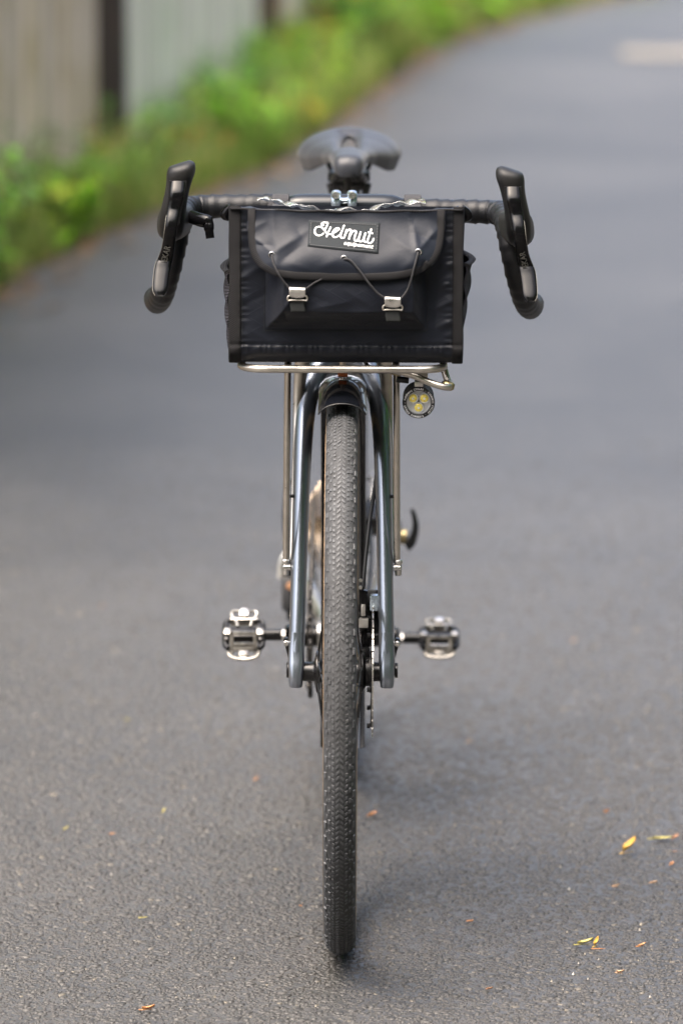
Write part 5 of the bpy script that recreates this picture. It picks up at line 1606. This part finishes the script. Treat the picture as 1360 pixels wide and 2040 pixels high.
def patch():
    c = [(616, 440), (757, 444), (754, 501), (614, 488)]
    def q(a, b):
        u = (c[0][0] * (1 - a) + c[1][0] * a) * (1 - b) + (c[3][0] * (1 - a) + c[2][0] * a) * b
        v = (c[0][1] * (1 - a) + c[1][1] * a) * (1 - b) + (c[3][1] * (1 - a) + c[2][1] * a) * b
        return u, v
    def py(u, v): return flap_y(u, v) - .0030
    mb = MB().grid(lambda a, b: (sx(q(a, b)[0]), py(*q(a, b)), sz(q(a, b)[1])), 24, 12)
    p = mb.build('name_patch', 'patch_cloth', bag, 60)
    so = p.modifiers.new('thick', 'SOLIDIFY'); so.thickness = .0016; so.offset = -1
    # stitches round the patch
    st = MB()
    def stitch(a0, b0, a1, b1):
        (u0, v0), (u1, v1) = q(a0, b0), q(a1, b1)
        st.tube([(sx(u0), py(u0, v0) - .0004, sz(v0)), (sx(u1), py(u1, v1) - .0004, sz(v1))], .00042, n=5)
    for i in range(26):
        a = .04 + .92 * i / 26
        for b in (.07, .93): stitch(a, b, a + .018, b)
    for i in range(9):
        b = .09 + .82 * i / 9
        for a in (.03, .97): stitch(a, b, a, b + .05)
    st.build('stitching', 'thread_grey', p)['kind'] = 'stuff'
    # script name
    S = [[(335, 148), (300, 155), (288, 135), (312, 114), (360, 112), (405, 113)], [(402, 115), (376, 178), (348, 228)],
         [(330, 280), (290, 310), (240, 322), (190, 298), (170, 245), (195, 195), (250, 178), (300, 195), (345, 240), (385, 283), (430, 297), (480, 286), (550, 250), (592, 217), (572, 200), (530, 210), (490, 255), (478, 305), (508, 343), (560, 338), (612, 300), (650, 230), (682, 150)],
         [(448, 178), (412, 260)], [(398, 285), (376, 340)], [(684, 150), (650, 232), (620, 312), (636, 355), (682, 355)],
         [(678, 358), (702, 295), (724, 220)], [(708, 285), (748, 232), (785, 222), (800, 245), (778, 320), (766, 376)], [(776, 335), (828, 255), (872, 242), (888, 268), (862, 345), (868, 395), (905, 405)],
         [(905, 405), (940, 345), (968, 252)], [(960, 285), (932, 372), (952, 412), (1000, 402), (1030, 340), (1054, 268)], [(1050, 272), (1022, 365), (1030, 412), (1068, 418)],
         [(1152, 205), (1112, 325), (1086, 400), (1106, 436), (1150, 430), (1180, 392), (1192, 355)], [(1092, 258), (1180, 282)]]
    tx = MB()
    def Z(zx, zy):
        u = 608 + zx / 8.718; v = 432 + zy / 8.718
        return (sx(u), py(u, v) - .0007, sz(v))
    for s in S:
        pts = crom([(a, b, 0) for a, b in s], 5)
        ribbon(tx, [Z(a, b) for a, b, _ in pts], .00098)
    tx.build('lettering', 'thread_white', p, 60)
    me = text_mesh('lettering', 'equipement', .0108, 'thread_white', .0003, shear=.25, font_off=.00022)
    o = bpy.data.objects.new('lettering', me); COL.objects.link(o); o.parent = p
    a = Vector(Z(670, 428)); b = Vector(Z(1182, 492)); mid = (a + b) / 2
    wd = (max(v.co.x for v in me.vertices) - min(v.co.x for v in me.vertices))
    k = (b - a).length / wd
    al = (b - a).normalized(); nr = Vector((0, -1, 0)); nr = (nr - al * nr.dot(al)).normalized(); up = nr.cross(al)
    mid += nr * .0016
    o.matrix_local = Matrix(((al.x * k, up.x * k, nr.x, mid.x), (al.y * k, up.y * k, nr.y, mid.y), (al.z * k, up.z * k, nr.z, mid.z), (0, 0, 0, 1)))
patch()

def seams():
    # rows of stitches on pocket border, lower hem and flap
    st = MB()
    def row(p0, p1, n, yf):
        for i in range(n):
            a = i / n; b = (i + .55) / n
            u0, v0 = p0[0] + (p1[0] - p0[0]) * a, p0[1] + (p1[1] - p0[1]) * a
            u1, v1 = p0[0] + (p1[0] - p0[0]) * b, p0[1] + (p1[1] - p0[1]) * b
            st.tube([(sx(u0), yf(u0, v0), sz(v0)), (sx(u1), yf(u1, v1), sz(v1))], .0004, n=5)
    by = lambda u, v: FY - body_off(u, v) - .0012
    row((527, 555), (527, 662), 24, by); row((853, 555), (853, 660), 24, by); row((527, 662), (853, 660), 70, by)
    row((484, 694), (903, 694), 95, by); row((483, 425), (483, 690), 60, by); row((899, 425), (899, 690), 60, by)
    row((518, 425), (521, 488), 15, lambda u, v: flap_y(u, v) - .0008)
    row((575, 535), (800, 533), 50, lambda u, v: flap_y(u, v) - .0008)
    o = st.build('stitching', 'tab_web', bag); o['kind'] = 'stuff'
seams()

def lacing():
    py = lambda u, v: FY - body_off(u, v) - .0012 - pocket_off(u, v)
    hooks = [(594, 568), (783, 586)]
    paths = [[(543, 505, 'f', .002), (546, 520, 'f', .0032), (556, 540, 'f', .0034), (566, 555, 'f', .003), (579, 570, 'p', .005), (588, 574, 'p', .006), (600, 574, 'p', .006), (611, 570, 'p', .005), (626, 560, 'p', .003), (642, 551, 'p', .0015)],
             [(686, 511, 'f', .002), (699, 514, 'f', .0034), (715, 531, 'f', .0036), (733, 555, 'f', .0036), (752, 577, 'p', .005), (768, 588, 'p', .005), (778, 592, 'p', .006), (790, 592, 'p', .006), (801, 587, 'p', .005), (813, 570, 'p', .0045), (821, 545, 'f', .0040), (827, 520, 'f', .0034), (833, 498, 'f', .002)]]
    for ps in paths:
        pts = []
        for u, v, k, d in ps:
            y = (min(flap_y(u, v), py(u, v)) if k == 'p' and v < 560 else (flap_y(u, v) if k == 'f' else min(py(u, v), FY - POC_D - .004)))
            pts.append((sx(u), y - d, sz(v)))
        MB().tube(crom(pts, 6), .00135, n=10).build('lace', 'cord', bag, 180)
    for u, v in hooks:
        y0 = FY - POC_D - .0125
        # bent metal hook
        mb = MB()
        prof = [(y0 + .0040, 14), (y0 + .0030, 4), (y0 + .0008, .5), (y0 - .0012, 0), (y0 - .0030, 3), (y0 - .0034, 9), (y0 - .0026, 15), (y0 - .0014, 20.5)]
        prof = crom([(y, dv, 0) for y, dv in prof], 3)
        def fn(a, b):
            i = min(len(prof) - 1, int(round(b * (len(prof) - 1)))); y, dv, _ = prof[i]
            round_ = 2.2 * max(0, (dv - 15) / 6) * abs(a * 2 - 1) ** 2.4 if b > .6 else 0
            return (sx(u - 16 + 32 * a), y, sz(v + dv - round_ * 2.2 + .04 * (a - .5) * 32))
        mb.grid(fn, 16, len(prof) - 1)
        h = mb.build('hook', 'silver', bag, 60)
        so = h.modifiers.new('thick', 'SOLIDIFY'); so.thickness = .0009; so.offset = 0
        # slider bar with round ears
        ring = [(-19.5, 22), (-18, 17.5), (-13, 16.5), (13, 16.5), (18, 17.5), (19.5, 22), (17.5, 26), (12, 25), (-12, 25), (-17.5, 26)]
        pts = crom([(sx(u + a), y0 + .0012, sz(v + b)) for a, b in ring], 4, closed=True)
        MB().tube(pts, .0011, n=8, closed=True).build('slider', 'rack_steel', h)
        tb = MB().grid(lambda a, b: (sx(u - 14 + 29 * a + 1.0 * math.sin(b * 9)), y0 + .0020 + .0032 * b + .0008 * math.sin(b * 5), sz(v + 21 + 28 * b)), 6, 10)
        t = tb.build('web_tab', 'tab_web', h, 60)
        so = t.modifiers.new('thick', 'SOLIDIFY'); so.thickness = .0022; so.offset = 0
lacing()

def bag_extras():
    zt = sz(419)
    # clear map sleeve, rippled, on the lid
    def mp(a, b):
        x = sx(512 + 336 * a); y = FY + .004 + .150 * b
        z = zt - .0024 * math.sin(PI * a) - (.0175 + .009 * math.sin(PI * a)) * (y - FY) / .19 + .0040 - .003 * math.exp(-((a - .53) / .22) ** 2) + .0024 * math.sin(a * 26 + 2 * math.sin(b * 4)) * (.4 + .6 * math.sin(PI * b) + .4 * (1 - b)) + .0013 * math.sin(a * 61 + b * 7) + .0062 * math.exp(-((a - .08) / .14) ** 2) + .0055 * math.exp(-((a - .88) / .13) ** 2)
        return (x, y, z)
    o = MB().grid(mp, 120, 30).build('map_sleeve', 'clear_plastic', bag, 180)
    so = o.modifiers.new('thick', 'SOLIDIFY'); so.thickness = .0006; so.offset = 0
        # straps round the bar
    for x in (-.083, .0815):
        MB().lathe([(.0165, -.0105), (.0176, -.0098), (.0176, .0098), (.0165, .0105)], (x, .160, ZB - .7495 - .002), (1, 0, 0), 22).build('bar_strap', 'velcro', bag)
        MB().box((x, .122, zt - .022), (.020, .060, .003), Matrix.Rotation(-.05, 3, 'X'), .001).build('bar_strap', 'velcro', bag)
    # pointed corner tabs
    for sg in (-1, 1):
        x = sx(459) if sg < 0 else sx(921)
        t = MB().tube(crom([(x + sg * .001, FY + .030, zt - .001), (x + sg * .006, FY + .030, zt - .009), (x + sg * .0065, FY + .030, zt - .014), (x + sg * .003, FY + .030, zt - .018)], 4),
                      [(.0015 + .0048 * math.sin(PI * min(1, .12 + k / 13)), .006) for k in range(13)], n=12, up=(0, 1, 0))
        t.build('corner_tab', 'black_gloss', bag, 60)
    # side pockets of netting with a bound mouth
    for sg in (-1, 1):
        x0 = sx(461) if sg < 0 else sx(919)
        mouth = (548 if sg < 0 else 532)
        def fn(a, b):
            v = mouth + (705 - mouth) * b
            bulge = (.0085 if sg < 0 else .0125) * math.sin(PI * min(1, .12 + .88 * a)) * (math.cos(b * PI / 2) ** (.35 if sg < 0 else 1.5)) + .0015 * math.sin(b * 21 + a * 5)
            return (x0 + sg * (.001 + max(0, bulge)), FY + .012 + .15 * a, sz(v))
        p = MB().grid(fn, 16, 30).build('side_pocket', 'mesh_net', bag, 180)
        so = p.modifiers.new('thick', 'SOLIDIFY'); so.thickness = .0015; so.offset = 0
        MB().tube([fn(i / 16, 0) for i in range(17)], [(.0022, .0045)] * 17, n=8, up=(1, 0, 0)).build('pocket_mouth', 'binding', p, 60)
bag_extras()
